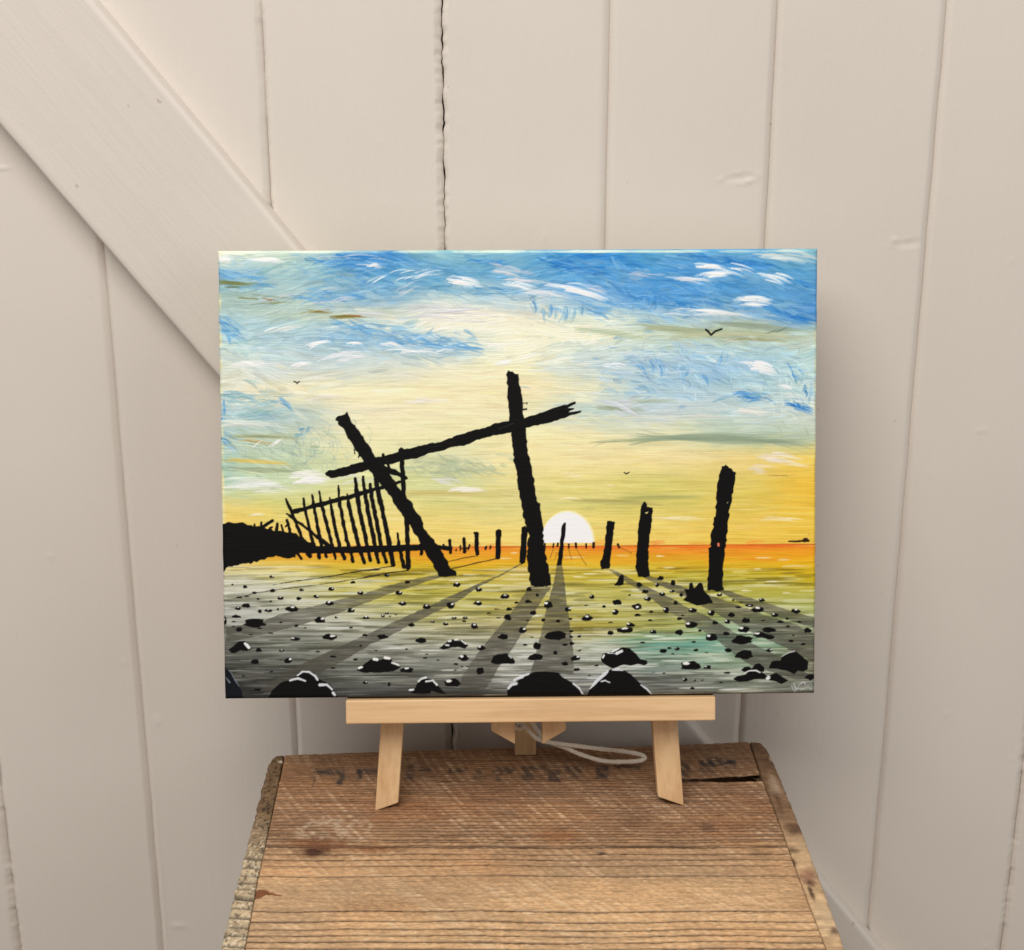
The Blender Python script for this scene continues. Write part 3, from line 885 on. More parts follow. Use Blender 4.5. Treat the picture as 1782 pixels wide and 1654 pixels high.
def st(x0, y0, x1, y1, w, col, alpha=0.85, curve=0.0, bristle=0.6, hgt=0.5):
    dab((x0 + x1) / 2, (y0 + y1) / 2, math.hypot(x1 - x0, y1 - y0), w, math.atan2(y1 - y0, x1 - x0), col, alpha, curve, bristle, hgt)

def scan(pts):
    """anti-aliased coverage of a polygon in canvas px -> (y0,x0,mask)"""
    p = np.asarray(pts, float)
    x0 = int(max(0, math.floor(p[:, 0].min()) - 1)); x1 = int(min(PW, math.ceil(p[:, 0].max()) + 2))
    y0 = int(max(0, math.floor(p[:, 1].min()) - 1)); y1 = int(min(PH, math.ceil(p[:, 1].max()) + 2))
    if x1 <= x0 or y1 <= y0:
        return None
    m = np.zeros((y1 - y0, x1 - x0))
    a = p; b_ = np.roll(p, -1, 0)
    xs_i = np.arange(x0, x1)
    SUB = 3
    for r in range(y0, y1):
        for s in range(SUB):
            yy = r + (s + .5) / SUB
            k = ((a[:, 1] <= yy) & (b_[:, 1] > yy)) | ((b_[:, 1] <= yy) & (a[:, 1] > yy))
            if not k.any():
                continue
            xc = np.sort(a[k, 0] + (yy - a[k, 1]) / (b_[k, 1] - a[k, 1]) * (b_[k, 0] - a[k, 0]))
            for q in range(0, len(xc) - 1, 2):
                m[r - y0] += np.clip(np.minimum(xs_i + 1, xc[q + 1]) - np.maximum(xs_i, xc[q]), 0, 1) / SUB
    return y0, x0, np.clip(m, 0, 1)

def roughen(pts, amp, step=3.0, seed=0):
    p = np.asarray(pts, float); out = []
    tot = 0
    for i in range(len(p)):
        a, b_ = p[i], p[(i + 1) % len(p)]
        L = np.hypot(*(b_ - a)); n = max(1, int(L / step))
        nv_ = np.array([-(b_ - a)[1], (b_ - a)[0]]) / max(L, 1e-6)
        for k in range(n):
            t = k / n
            j = (float(vn((tot + t * L) / 5.0, seed * 1.7, 3)) - .5) * 2 * amp
            out.append(a + (b_ - a) * t + nv_ * j)
        tot += L
    return np.array(out)

BLK = (9, 8, 8)

def poly(pts, col=BLK, alpha=1.0, rough=0.9, hgt=0.5, tex=0.0, seed=None):
    sd = random.random() * 90 if seed is None else seed
    p = cp(roughen(pts, rough, seed=sd))
    r = scan(p)
    if r is None:
        return
    y0, x0, m = r
    h, w = m.shape
    a = m * alpha
    if tex > 0:
        X = PX[y0:y0 + h, x0:x0 + w]; Y = PY[y0:y0 + h, x0:x0 + w]
        a = a * np.clip(1 - tex + tex * 1.6 * fbm(X / 26, Y / 2.2, 5, 2), 0, 1)
    IMG[y0:y0 + h, x0:x0 + w] += (np.asarray(col, float) - IMG[y0:y0 + h, x0:x0 + w]) * a[..., None]
    HGT[y0:y0 + h, x0:x0 + w] = HGT[y0:y0 + h, x0:x0 + w] * (1 - 0.6 * a) + hgt * a

def limb(pts, w, col=BLK, alpha=1.0, rough=0.8, win='P', hgt=0.5):
    pts = np.array(W(win, *pts)); s = WIN[win][2]
    ws = (np.array(w, float) if np.ndim(w) else np.full(len(pts), float(w))) / s / 2
    T = np.gradient(pts, axis=0); T /= np.linalg.norm(T, axis=1)[:, None]
    n = np.stack([-T[:, 1], T[:, 0]], 1)
    L = pts + n * ws[:, None]; R = pts - n * ws[:, None]
    tip0 = pts[0] - T[0] * ws[0] * 0.7; tip1 = pts[-1] + T[-1] * ws[-1] * 0.7
    poly(np.vstack([[tip0], L, [tip1], R[::-1]]), col, alpha, rough, hgt)

def flow(x, y):                 # direction of the brush in the clouds
    a = (fbm(np.asarray(x, float) / 95, np.asarray(y, float) / 48, 230, 2) - .5)
    return a * 1.15 + 0.06

def lic(seed, steps, k):
    nz = np.random.default_rng(seed).random((PH, PW))
    nz = (nz + np.roll(nz, 1, 1) + np.roll(nz, 1, 0)) / 3
    cl = np.clip((760 - PY) / 110, 0, 1)
    cl = np.maximum(cl, np.clip((560 - PX) / 60, 0, 1) * np.clip((880 - PY) / 60, 0, 1))
    cl = cl * (1 - .75 * np.clip((PX - 560) / 60, 0, 1) * np.clip((PY - 630) / 40, 0, 1) * np.clip((1010 - PX) / 60, 0, 1))
    th = flow(PX, PY) * cl * k
    ca, sa = np.cos(th), np.sin(th)
    acc = nz.copy()
    for sg in (1, -1):
        x = gx.astype(float).copy(); y = gy.astype(float).copy()
        for q in range(steps):
            xi = np.clip(x, 0, PW - 1).astype(int); yi = np.clip(y, 0, PH - 1).astype(int)
            x += sg * 1.3 * ca[yi, xi]; y += sg * 1.3 * sa[yi, xi]
            acc += nz[np.clip(y, 0, PH - 1).astype(int), np.clip(x, 0, PW - 1).astype(int)]
    acc = acc / (2 * steps + 1)
    return (acc - acc.mean()) / acc.std(), cl

# --- broad layers of brushwork
def sample(x, y):
    if y > horizon(x):
        return field(GND, np.array([[x]]), np.array([[max(y, 952.0)]]))[0, 0]
    return field(SKY, np.array([[x]]), np.array([[min(max(y, 440.0), 949.0)]]))[0, 0]

for k in range(5200):
    x = random.uniform(375, 1428); y = random.uniform(434, 1220)
    hz = horizon(x)
    if y < hz:
        cloud = 1.0 if y < 730 else max(0.0, 1 - (y - 730) / 120)
        if x > 560 and y > 640 and x < 1000:
            cloud *= 0.25
        if x > 1000 and y > 745:
            cloud *= 0.2
        L = random.uniform(24, 80) if cloud < .5 else random.uniform(14, 58)
        ang = random.gauss(0, 0.04 + 0.08 * cloud) + (flow(x, y) if cloud > 0 else 0) * cloud
        cv = random.gauss(0, 0.07) * cloud
        c = sample(x + random.gauss(0, 26) * (0.3 + cloud), y + random.gauss(0, 9) * (0.4 + cloud * 0.9))
        v = random.gauss(0, 7 + 6 * cloud)
        dab(x, min(y, hz - 3), L, random.uniform(3, 9), ang, c + v + np.array((random.gauss(0, 3), 0, random.gauss(0, 4))), 0.62, cv, 0.75, 0.25, sky_only=True)
    else:
        yy = max(y, hz + 4)
        c = sample(x + random.gauss(0, 30), yy + random.gauss(0, 7))
        v = random.gauss(0, 12 if yy > 985 else 6)
        dab(x, yy, random.uniform(30, 120), random.uniform(1.6, 5), random.gauss(0, 0.02), c + v, 0.6, random.gauss(0, .008), 0.8, 0.25)
# streaks on the wet sand
for k in range(1300):
    x = random.uniform(380, 1425); y = random.uniform(985, 1210)
    c = sample(x, y)
    if random.random() < 0.5:
        c2 = c * np.array((0.52, 0.52, 0.45)); al = 0.55
    else:
        c2 = c + (np.array((228, 228, 214)) - c) * random.uniform(.35, .9) * (1 if x > 760 or y < 1090 else .5); al = 0.65
    dab(x, y, random.uniform(30, 130), random.choice((random.uniform(0.9, 2.2), random.uniform(2.5, 6))), random.gauss(0, 0.018), c2, al, random.gauss(0, .006), 0.55, 0.2)
for k in range(420):            # faint long lines in the yellow sky
    x = random.uniform(560, 1425); y = random.uniform(640, 940)
    c = sample(x, y)
    c2 = c * np.array((0.88, 0.90, 0.86)) if random.random() < .5 else c + (np.array((245, 236, 205)) - c) * .4
    dab(x, y, random.uniform(60, 200), random.uniform(0.9, 2.2), random.gauss(0, 0.008), c2, 0.45, 0, 0.5, 0.15, sky_only=True)

# --- cloud accents (photo pixels)
WH = (238, 238, 240); LAV = (206, 206, 214); DB = (38, 118, 192); MB = (84, 148, 200); GR = (140, 152, 122); BRN = (120, 96, 44); CRM = (240, 234, 204)
def wisp(x, y, L, ang, n, sx, sy, w, col, alpha=.84, cv=0.05):
    for q in range(int(n * 1.25)):
        dab(x + random.gauss(0, sx), y + random.gauss(0, sy), L * random.uniform(.5, 1.15), w * random.uniform(.6, 1.3), ang + random.gauss(0, .05), np.array(col) + random.gauss(0, 6), alpha, cv + random.gauss(0, .025), .75, 1.2)
# blue masses
for a in ((590, 447, 690, 452, 9, DB), (560, 458, 660, 462, 6, DB), (690, 452, 760, 466, 8, MB), (960, 455, 1060, 470, 10, DB), (1000, 446, 1070, 452, 9, DB), (830, 455, 880, 460, 5, DB), (960, 463, 1050, 476, 6, (28, 108, 190)),
          (1060, 470, 1130, 500, 16, MB), (1080, 500, 1200, 528, 14, (66, 140, 204)), (1100, 515, 1215, 535, 9, DB), (1160, 455, 1260, 462, 10, MB), (1190, 448, 1350, 466, 9, DB), (1240, 500, 1400, 515, 22, (84, 150, 200)), (1330, 535, 1405, 556, 10, DB), (1350, 548, 1408, 558, 5, (24, 104, 186)),
          (1390, 490, 1418, 500, 7, DB), (380, 478, 450, 484, 9, MB), (400, 498, 470, 500, 5, (90, 150, 190)), (540, 508, 640, 520, 6, MB), (520, 520, 600, 524, 5, MB), (590, 566, 650, 572, 7, MB), (640, 578, 720, 592, 8, (96, 156, 202)), (700, 588, 760, 602, 7, MB), (760, 598, 830, 606, 8, MB),
          (1010, 530, 1060, 545, 8, MB), (1280, 688, 1340, 694, 7, DB), (1370, 700, 1408, 712, 7, DB), (1380, 706, 1410, 714, 4, (24, 104, 186)), (1170, 480, 1240, 500, 9, (96, 158, 204)), (720, 470, 800, 476, 9, (98, 156, 194)), (760, 505, 900, 510, 8, (120, 168, 196)),
          (384, 560, 412, 580, 8, MB), (386, 575, 420, 592, 6, MB), (700, 610, 820, 612, 5, (150, 182, 200)), (384, 700, 386, 730, 6, MB), (382, 760, 402, 772, 8, (70, 134, 190)), (385, 690, 470, 700, 8, (140, 178, 186)), (440, 720, 480, 726, 4, (110, 156, 182))):
    x0, y0, x1, y1, w, c = a
    LL = math.hypot(x1 - x0, y1 - y0); aa = math.atan2(y1 - y0, x1 - x0)
    for q in range(int(8 + LL / 5)):
        t_ = random.random(); f_ = random.gauss(0, w * .75)
        cc_ = np.array(c, float) + (np.array((150, 186, 204.)) - np.array(c)) * min(1, abs(f_) / (w * 1.6)) * .8
        dab(x0 + (x1 - x0) * t_ + random.gauss(0, 5), y0 + (y1 - y0) * t_ + f_, random.uniform(14, 34 + LL * .25), w * random.uniform(.25, .6), aa + random.gauss(0.05, .16), cc_ + random.gauss(0, 10), .78, random.gauss(.04, .07), .8, .7)
for (cx_, cy_, sx_, sy_, c_, n_) in ((690, 590, 75, 9, (112, 164, 204), 70), (560, 585, 80, 12, (158, 188, 202), 70), (450, 600, 50, 18, (166, 194, 200), 50), (1160, 645, 70, 22, (136, 176, 206), 110), (1330, 660, 60, 26, (164, 196, 204), 70), (1250, 615, 90, 10, (160, 192, 208), 60), (430, 720, 40, 22, (150, 182, 182), 60), (460, 790, 50, 22, (166, 184, 160), 60),
                                     (520, 480, 90, 16, (146, 182, 190), 60), (620, 500, 60, 10, (130, 172, 194), 40), (800, 480, 90, 14, (92, 152, 192), 70), (960, 480, 60, 16, (104, 162, 204), 50), (1200, 500, 120, 26, (82, 148, 204), 110), (1360, 500, 40, 30, (88, 150, 198), 50), (1130, 600, 110, 12, (190, 206, 198), 60), (800, 815, 40, 9, (172, 182, 150), 40)):
    for q in range(n_):
        x = random.gauss(cx_, sx_); y = random.gauss(cy_, sy_)
        dab(x, y, random.uniform(12, 44), random.uniform(2.5, 7), float(flow(x, y)) * .8 + random.gauss(.08, .2), np.array(c_) + random.gauss(0, 13) + np.array((random.gauss(0, 5), 0, 0)), .62, random.gauss(.05, .09), .8, .7, sky_only=True)
# upright blue flicks
for (x, y, L, ang) in ((930, 536, 20, 1.3), (945, 548, 24, 1.2), (962, 545, 26, 1.7), (982, 548, 26, 1.8), (990, 550, 24, 1.9), (1008, 540, 18, 1.8), (1115, 640, 24, .7), (1140, 632, 20, 1.0), (1150, 640, 22, 1.2), (1190, 650, 20, 1.8), (1228, 662, 20, .9), (1250, 628, 22, 2.1), (1385, 645, 26, .9),
                       (1392, 660, 22, 1.0), (1400, 680, 24, 1.9), (1410, 690, 20, 1.6), (1125, 525, 16, 1.8), (1140, 528, 14, 1.9), (1245, 497, 8, 1.6), (1253, 497, 8, 1.6), (500, 705, 22, .7), (485, 700, 18, .6), (527, 752, 14, 2.2), (522, 757, 16, -.1), (395, 585, 20, 1.3), (400, 560, 16, .6)):
    for q in range(4):
        dab(x + random.gauss(0, 5), y + random.gauss(0, 4), L * random.uniform(.6, 1.3), random.uniform(3, 6), ang + random.gauss(0, .15), (np.array(DB) if q == 0 else sample(x, y) * .45 + np.array(MB) * .55) + random.gauss(0, 12), .62, .12, .75, .9)
for k in range(150):            # curls in the wet blue
    x, y = (random.gauss(1180, 75), random.gauss(640, 26)) if k < 75 else ((random.gauss(1110, 70), random.gauss(525, 16)) if k < 100 else (random.gauss(1385, 22), random.gauss(670, 32)))
    dab(x, y, random.uniform(14, 34), random.uniform(1.6, 3.2), random.gauss(1.0, .5), sample(x, y) + random.choice((-34, -22, 18, 26)), .6, random.gauss(.18, .08), .5, .8)
for k in range(70):
    x, y = random.gauss(540, 45), random.gauss(775, 22)
    dab(x, y, random.uniform(14, 36), random.uniform(1.2, 2.2), random.gauss(1.2, .7), (138, 160, 160), .45, random.gauss(.25, .1), .4, .5)
for k in range(40):
    x, y = random.gauss(790, 40), random.gauss(815, 10)
    dab(x, y, random.uniform(14, 40), random.uniform(2, 5), random.gauss(.25, .35), (166, 176, 148), .5, random.gauss(.1, .1), .6, .5, sky_only=True)
# greenish and brown bands
for (x0, y0, x1, y1, w, c, n) in ((1000, 572, 1130, 592, 7, (176, 188, 160), 8), (1120, 568, 1280, 585, 9, (156, 166, 136), 12), (1250, 562, 1380, 575, 8, (138, 154, 136), 10), (1180, 580, 1400, 588, 6, (176, 182, 150), 8), (1260, 590, 1380, 594, 3, (150, 140, 90), 4), (1340, 582, 1370, 570, 3, (84, 98, 74), 3),
                                  (384, 492, 430, 496, 8, (108, 116, 66), 6), (390, 500, 420, 500, 4, (96, 104, 58), 3), (425, 519, 450, 522, 4, (110, 104, 44), 4), (462, 520, 478, 526, 4, (150, 92, 50), 4), (465, 530, 500, 526, 3, (130, 134, 84), 4), (535, 543, 575, 545, 5, (124, 112, 52), 5), (560, 541, 572, 543, 3, (170, 98, 50), 3),
                                  (575, 552, 628, 553, 5, (118, 108, 44), 7), (600, 549, 625, 552, 3, (164, 106, 52), 4), (440, 513, 500, 520, 2, (120, 124, 84), 3), (1040, 706, 1120, 716, 7, (150, 164, 138), 7), (1070, 700, 1180, 698, 5, (164, 178, 158), 6), (1100, 758, 1420, 772, 8, (140, 156, 132), 14), (1030, 770, 1140, 766, 4, (164, 170, 132), 6),
                                  (400, 758, 520, 762, 5, (150, 160, 122), 8), (420, 765, 470, 774, 3, (186, 144, 70), 4), (400, 800, 500, 806, 8, (214, 190, 104), 6), (400, 815, 520, 820, 5, (150, 160, 128), 8), (990, 870, 1160, 878, 8, (180, 172, 104), 8), (1080, 866, 1220, 868, 7, (172, 170, 100), 8), (700, 855, 900, 862, 7, (196, 184, 116), 10), (1340, 827, 1368, 829, 2.5, (140, 122, 70), 3)):
    for q in range(n):
        st(x0 + random.gauss(0, 9), y0 + random.gauss(0, w * .35), x1 + random.gauss(0, 9), y1 + random.gauss(0, w * .35), w * random.uniform(.35, .8), np.array(c) + random.gauss(0, 6), .6, random.gauss(.02, .03))
for (x, y, L, ang, n, sx, sy, w, c) in ((805, 490, 50, .22, 9, 10, 3, 4, WH), (1005, 500, 55, .25, 6, 12, 4, 4, WH), (1025, 512, 70, .28, 4, 6, 2, 5, WH), (1040, 505, 30, .3, 5, 10, 4, 3, LAV), (900, 470, 46, .2, 7, 14, 5, 4, LAV), (905, 490, 52, .1, 6, 16, 3, 3, LAV), (915, 497, 60, .25, 4, 10, 3, 3.4, WH), (965, 513, 60, .2, 6, 22, 4, 4, (214, 218, 224)),
                                        (1232, 464, 46, .12, 7, 8, 3, 5, WH), (1248, 478, 60, -.05, 6, 8, 2.5, 4.5, WH), (1285, 470, 40, .25, 5, 12, 3, 3, WH), (1355, 485, 56, .3, 6, 12, 3, 3.4, WH), (1200, 488, 60, .1, 6, 18, 3, 3.6, (214, 218, 226)), (1130, 480, 40, .1, 5, 14, 3, 3, LAV), (1365, 448, 70, .15, 8, 20, 4, 5, (206, 216, 214)),
                                        (1310, 520, 50, .08, 7, 10, 3, 4, WH), (1318, 530, 44, .05, 5, 8, 3, 4, WH), (1220, 546, 90, .12, 8, 26, 3, 4, (226, 230, 230)), (1330, 640, 44, .25, 9, 7, 5, 5, WH), (1318, 636, 40, .1, 4, 8, 4, 4, WH), (1370, 672, 40, .3, 3, 4, 2, 3.4, WH), (1080, 708, 46, .5, 12, 12, 7, 3, (204, 208, 216)), (1065, 702, 50, .2, 8, 16, 6, 3, (198, 204, 212)),
                                        (655, 463, 26, -.1, 5, 6, 1.5, 4, WH), (640, 455, 60, .1, 5, 20, 4, 2.4, LAV), (725, 478, 46, -.2, 8, 16, 5, 2.6, WH), (660, 485, 34, -.5, 3, 5, 2, 3, WH), (700, 500, 30, -.5, 4, 10, 4, 2.4, LAV), (460, 453, 44, .1, 6, 12, 2.5, 4.5, WH), (392, 452, 20, 0, 4, 4, 3, 7, WH), (560, 512, 50, -.1, 5, 30, 8, 2.4, LAV), (495, 575, 44, -.2, 5, 10, 4, 4, (220, 226, 222)),
                                        (560, 598, 40, -.25, 5, 10, 3, 3, WH), (620, 597, 30, 0, 3, 5, 1, 3, WH), (685, 600, 34, .2, 4, 8, 2, 4, WH), (600, 618, 50, -.1, 8, 16, 5, 4, (222, 224, 228)), (720, 612, 70, .05, 5, 16, 3, 3, (222, 226, 228)), (440, 634, 60, 0, 8, 20, 3, 4, (224, 226, 224)), (520, 634, 30, -.3, 4, 8, 2, 3, WH), (790, 545, 70, .06, 14, 26, 8, 3, LAV), (800, 555, 90, .05, 8, 20, 6, 2, (206, 206, 206)),
                                        (640, 550, 40, .2, 4, 14, 4, 2.5, LAV), (880, 632, 30, -.4, 4, 6, 2, 3, WH), (770, 608, 26, -.2, 3, 5, 2, 3, WH), (420, 735, 100, .02, 10, 24, 5, 5, (204, 212, 204)), (440, 842, 70, 0, 9, 18, 4, 5, (222, 224, 220)), (540, 830, 56, -.05, 12, 14, 5, 5, (232, 230, 226)), (470, 852, 60, .1, 5, 14, 3, 4, (218, 220, 210)), (620, 835, 50, -.2, 6, 18, 5, 5, (214, 216, 196)),
                                        (455, 896, 50, 0, 3, 8, 1, 2.4, (236, 226, 210)), (470, 768, 24, -.6, 5, 16, 3, 2, WH), (770, 838, 44, .3, 6, 10, 4, 4, (214, 216, 208)), (810, 853, 46, .02, 7, 10, 2, 5, (232, 226, 214)), (745, 700, 46, .02, 5, 12, 3, 5, (226, 220, 206)), (560, 690, 60, .02, 6, 20, 4, 3, (226, 222, 206)), (980, 712, 50, .05, 5, 14, 5, 4, (190, 204, 198)),
                                        (1355, 798, 50, .15, 9, 12, 5, 6, (226, 214, 192)), (1390, 808, 40, .1, 4, 10, 3, 4, (232, 214, 168)), (1320, 818, 36, .15, 6, 8, 4, 4, (226, 214, 192)), (1190, 902, 70, .01, 5, 16, 1.2, 2.6, (236, 220, 178)), (1360, 904, 60, .02, 5, 14, 1.4, 2.6, (234, 214, 170)), (1000, 828, 30, 0, 3, 6, 1, 2.6, (236, 220, 180)), (990, 868, 36, 0, 3, 6, 1, 2.6, (236, 222, 176)), (1062, 845, 14, 0, 2, 2, .6, 2.6, (236, 220, 180)),
                                        (1180, 790, 110, .02, 8, 40, 6, 3, (232, 212, 160)), (1310, 716, 56, .2, 6, 12, 3, 4, (222, 220, 214)), (1230, 724, 40, .05, 4, 10, 2, 3, (206, 206, 196)), (1010, 640, 80, .02, 8, 40, 10, 3, (206, 216, 212)), (1100, 620, 110, .02, 8, 40, 14, 3, (196, 212, 214)), (1075, 637, 30, .2, 4, 8, 3, 3, WH)):
    wisp(x, y, L, ang, n, sx, sy, w, c)
for k in range(26):             # pale, thinly painted upper rim of the canvas
    x = random.uniform(380, 1420)
    st(x - 40, 438.5, x + 40, 438, 5, (214, 226, 206), .6, 0, .4, .3)
for k in range(30):
    yv = random.uniform(500, 930)
    st(380 + (yv - 437) * .016, yv - 12, 380.5 + (yv - 437) * .016, yv + 12, 6, (226, 218, 168), .5)
    yv = random.uniform(560, 930)
    st(1421, yv - 14, 1420.5, yv + 14, 5, (216, 218, 180) if yv < 780 else (236, 196, 92), .5)

# --- sun, horizon, sea glints
th = np.linspace(math.pi, 2 * math.pi, 60)
poly([(988 + 47.5 * math.cos(t), 944 + 55.5 * math.sin(t)) for t in th], (236, 222, 168), 1, .25, .3)
poly([(987 + 45.5 * math.cos(t), 945 + 54 * math.sin(t)) for t in th], (242, 238, 236), 1, .3, .45)
for k in range(34):
    x = random.uniform(700, 1420); st(x - 40, horizon(x) + 2 + random.random() * 3, x + 40, horizon(x) + 2 + random.random() * 3, 3, (226, random.choice((92, 104, 120)), 34), .5)
for k in range(34):
    x = 700 + k * 22; st(x - 16, horizon(x - 16) + .6, x + 16, horizon(x + 16) + .6, 2.2, (176, 74, 26), .75, 0, .3)
for (x, y, L) in ((895, 962, 14), (1000, 970, 40), (880, 972, 24), (1085, 967, 22), (1150, 968, 16), (1330, 971, 30), (1365, 974, 24), (1010, 1004, 26), (1165, 988, 24), (1030, 998, 30), (1320, 990, 14), (1345, 1012, 24), (1300, 1028, 20), (1370, 1032, 16), (905, 1000, 40), (820, 1000, 30), (800, 1010, 40), (1165, 1112, 60), (1140, 1108, 40), (935, 1072, 34), (700, 1095, 80), (600, 1092, 70), (760, 1132, 60), (690, 1128, 60), (960, 1148, 60), (1120, 1160, 60), (1170, 1150, 40), (900, 1175, 60), (880, 1186, 50), (1050, 1180, 60), (1220, 1196, 80), (1280, 1199, 60)):
    st(x - L / 2, y + random.gauss(0, .5), x + L / 2, y, 2.6, (234, 228, 206) if y < 1040 else (226, 228, 222), .8, 0, .4, .6)
for k in range(26):
    x = random.uniform(1080, 1260); y = random.gauss(1122, 9)
    st(x - 35, y, x + 35, y, 3, (104, 160, 146), .55)

for k in range(150):
    x = random.uniform(385, 900); y = random.uniform(1110, 1216)
    f_ = np.clip((y - 1100) / 116, 0, 1) * np.clip((980 - x) / 300, .2, 1)
    if random.random() < f_:
        st(x - 45, y, x + 45, y + random.gauss(0, 1), random.uniform(2, 5), np.array((58, 58, 55)) + random.gauss(0, 12), .5, 0, .7, .2)
for k in range(110):
    x = random.uniform(390, 660); y = random.uniform(1005, 1095)
    st(x - 40, y, x + 40, y + random.gauss(0, 1.2), random.uniform(1.5, 4), (206, 208, 200), .5, 0, .75, .3)
for k in range(60):
    x = random.uniform(880, 1100); y = random.uniform(1105, 1190)
    st(x - 40, y, x + 40, y + random.gauss(0, 1), random.uniform(1.5, 3.5), (214, 218, 214), .5, 0, .75, .3)
# --- long grey shadows on the sand
SH = (74, 71, 63)
def shadow(pts, al=.80):
    poly(pts, SH, al, 0.8, .15, .62)
shadow(W('G2', (770, 125), (500, 180), (250, 240), (0, 325)) + W('G1', (1250, 425), (900, 515), (650, 575), (500, 640), (80, 720), (80, 880), (350, 830), (700, 740), (1100, 630), (1450, 510), (1770, 390)) + W('G2', (200, 350), (400, 290), (650, 205), (800, 160)), .68)
shadow(W('G2', (1700, 0), (1450, 135), (1250, 215), (900, 370), (600, 510), (300, 650), (0, 780)) + W('G1', (1500, 850), (1000, 1080), (700, 1230), (450, 1420), (800, 1420), (1050, 1250), (1400, 1070), (1700, 890)) + W('G2', (0, 910), (200, 830), (480, 680), (700, 570), (1000, 420), (1250, 250), (1500, 125), (1720, 5)))
shadow(W('G3', (150, 250), (40, 400)) + W('G2', (1750, 330), (1600, 530), (1400, 770), (1200, 1020), (1050, 1250), (1000, 1400), (1300, 1400), (1450, 1150), (1600, 950), (1782, 660)) + W('G3', (120, 660), (250, 450), (380, 260)), .72)
shadow(W('G3', (440, 0), (495, 0), (520, 160), (545, 400), (580, 650), (600, 800), (625, 1000), (630, 1230), (150, 1220), (200, 1050), (260, 800), (320, 520), (380, 300), (425, 120)), .78)
shadow(W('G3', (990, 60), (1100, 90), (1300, 190), (1500, 290), (1782, 420)) + W('G4', (250, 470), (500, 580), (750, 720), (1000, 880), (1350, 1050), (1600, 1200), (1700, 1280), (1500, 1290), (1000, 1130), (800, 1000), (650, 870), (450, 740), (200, 600), (0, 480)) + W('G3', (1400, 320), (1200, 210), (1020, 80)), .72)
shadow(W('G3', (1470, 140), (1582, 165)) + W('G4', (0, 190), (250, 260), (560, 360), (900, 480), (1200, 590), (1500, 680), (1720, 790), (1720, 1100), (1350, 920), (1000, 760), (700, 600), (450, 470), (250, 360), (0, 250)) + W('G3', (1400, 160)), .74)
shadow(W('G4', (640, 310), (760, 310), (1100, 420), (1450, 530), (1720, 610), (1720, 720), (1450, 640), (1100, 530), (850, 420)), .74)
DK = (62, 50, 34)
limb([(1782, 70), (1550, 90), (1250, 145), (1000, 180), (850, 200), (600, 240)], [11, 12, 11, 9, 7, 4], (34, 28, 22), .9, .6, 'G1')
limb([(1782, 140), (1500, 180), (1250, 220), (1000, 250), (600, 300), (350, 345), (100, 410)], [9, 8, 7, 7, 8, 7, 5], (44, 38, 32), .85, .6, 'G1')
limb([(300, 30), (150, 55), (-40, 85)], 11, (34, 28, 22), .9, .6, 'G2')
limb([(450, 80), (200, 112), (-40, 155)], 11, (34, 28, 22), .9, .6, 'G2')
limb([(790, 1352), (690, 1368), (590, 1392), (480, 1430)], [8, 8, 7, 4], (96, 62, 20), .85, .5, 'B')
limb([(925, 1375), (780, 1405), (610, 1445), (560, 1470)], [9, 10, 9, 5], (84, 58, 22), .85, .5, 'B')
for a in (((463, 530), (430, 620)), ((497, 560), (480, 630)), ((612, 530), (642, 640)), ((688, 530), (745, 630), (785, 690)), ((1105, 512), (1160, 540), (1225, 572))):
    limb(a, 9, (138, 96, 28), .7, .4, 'C')

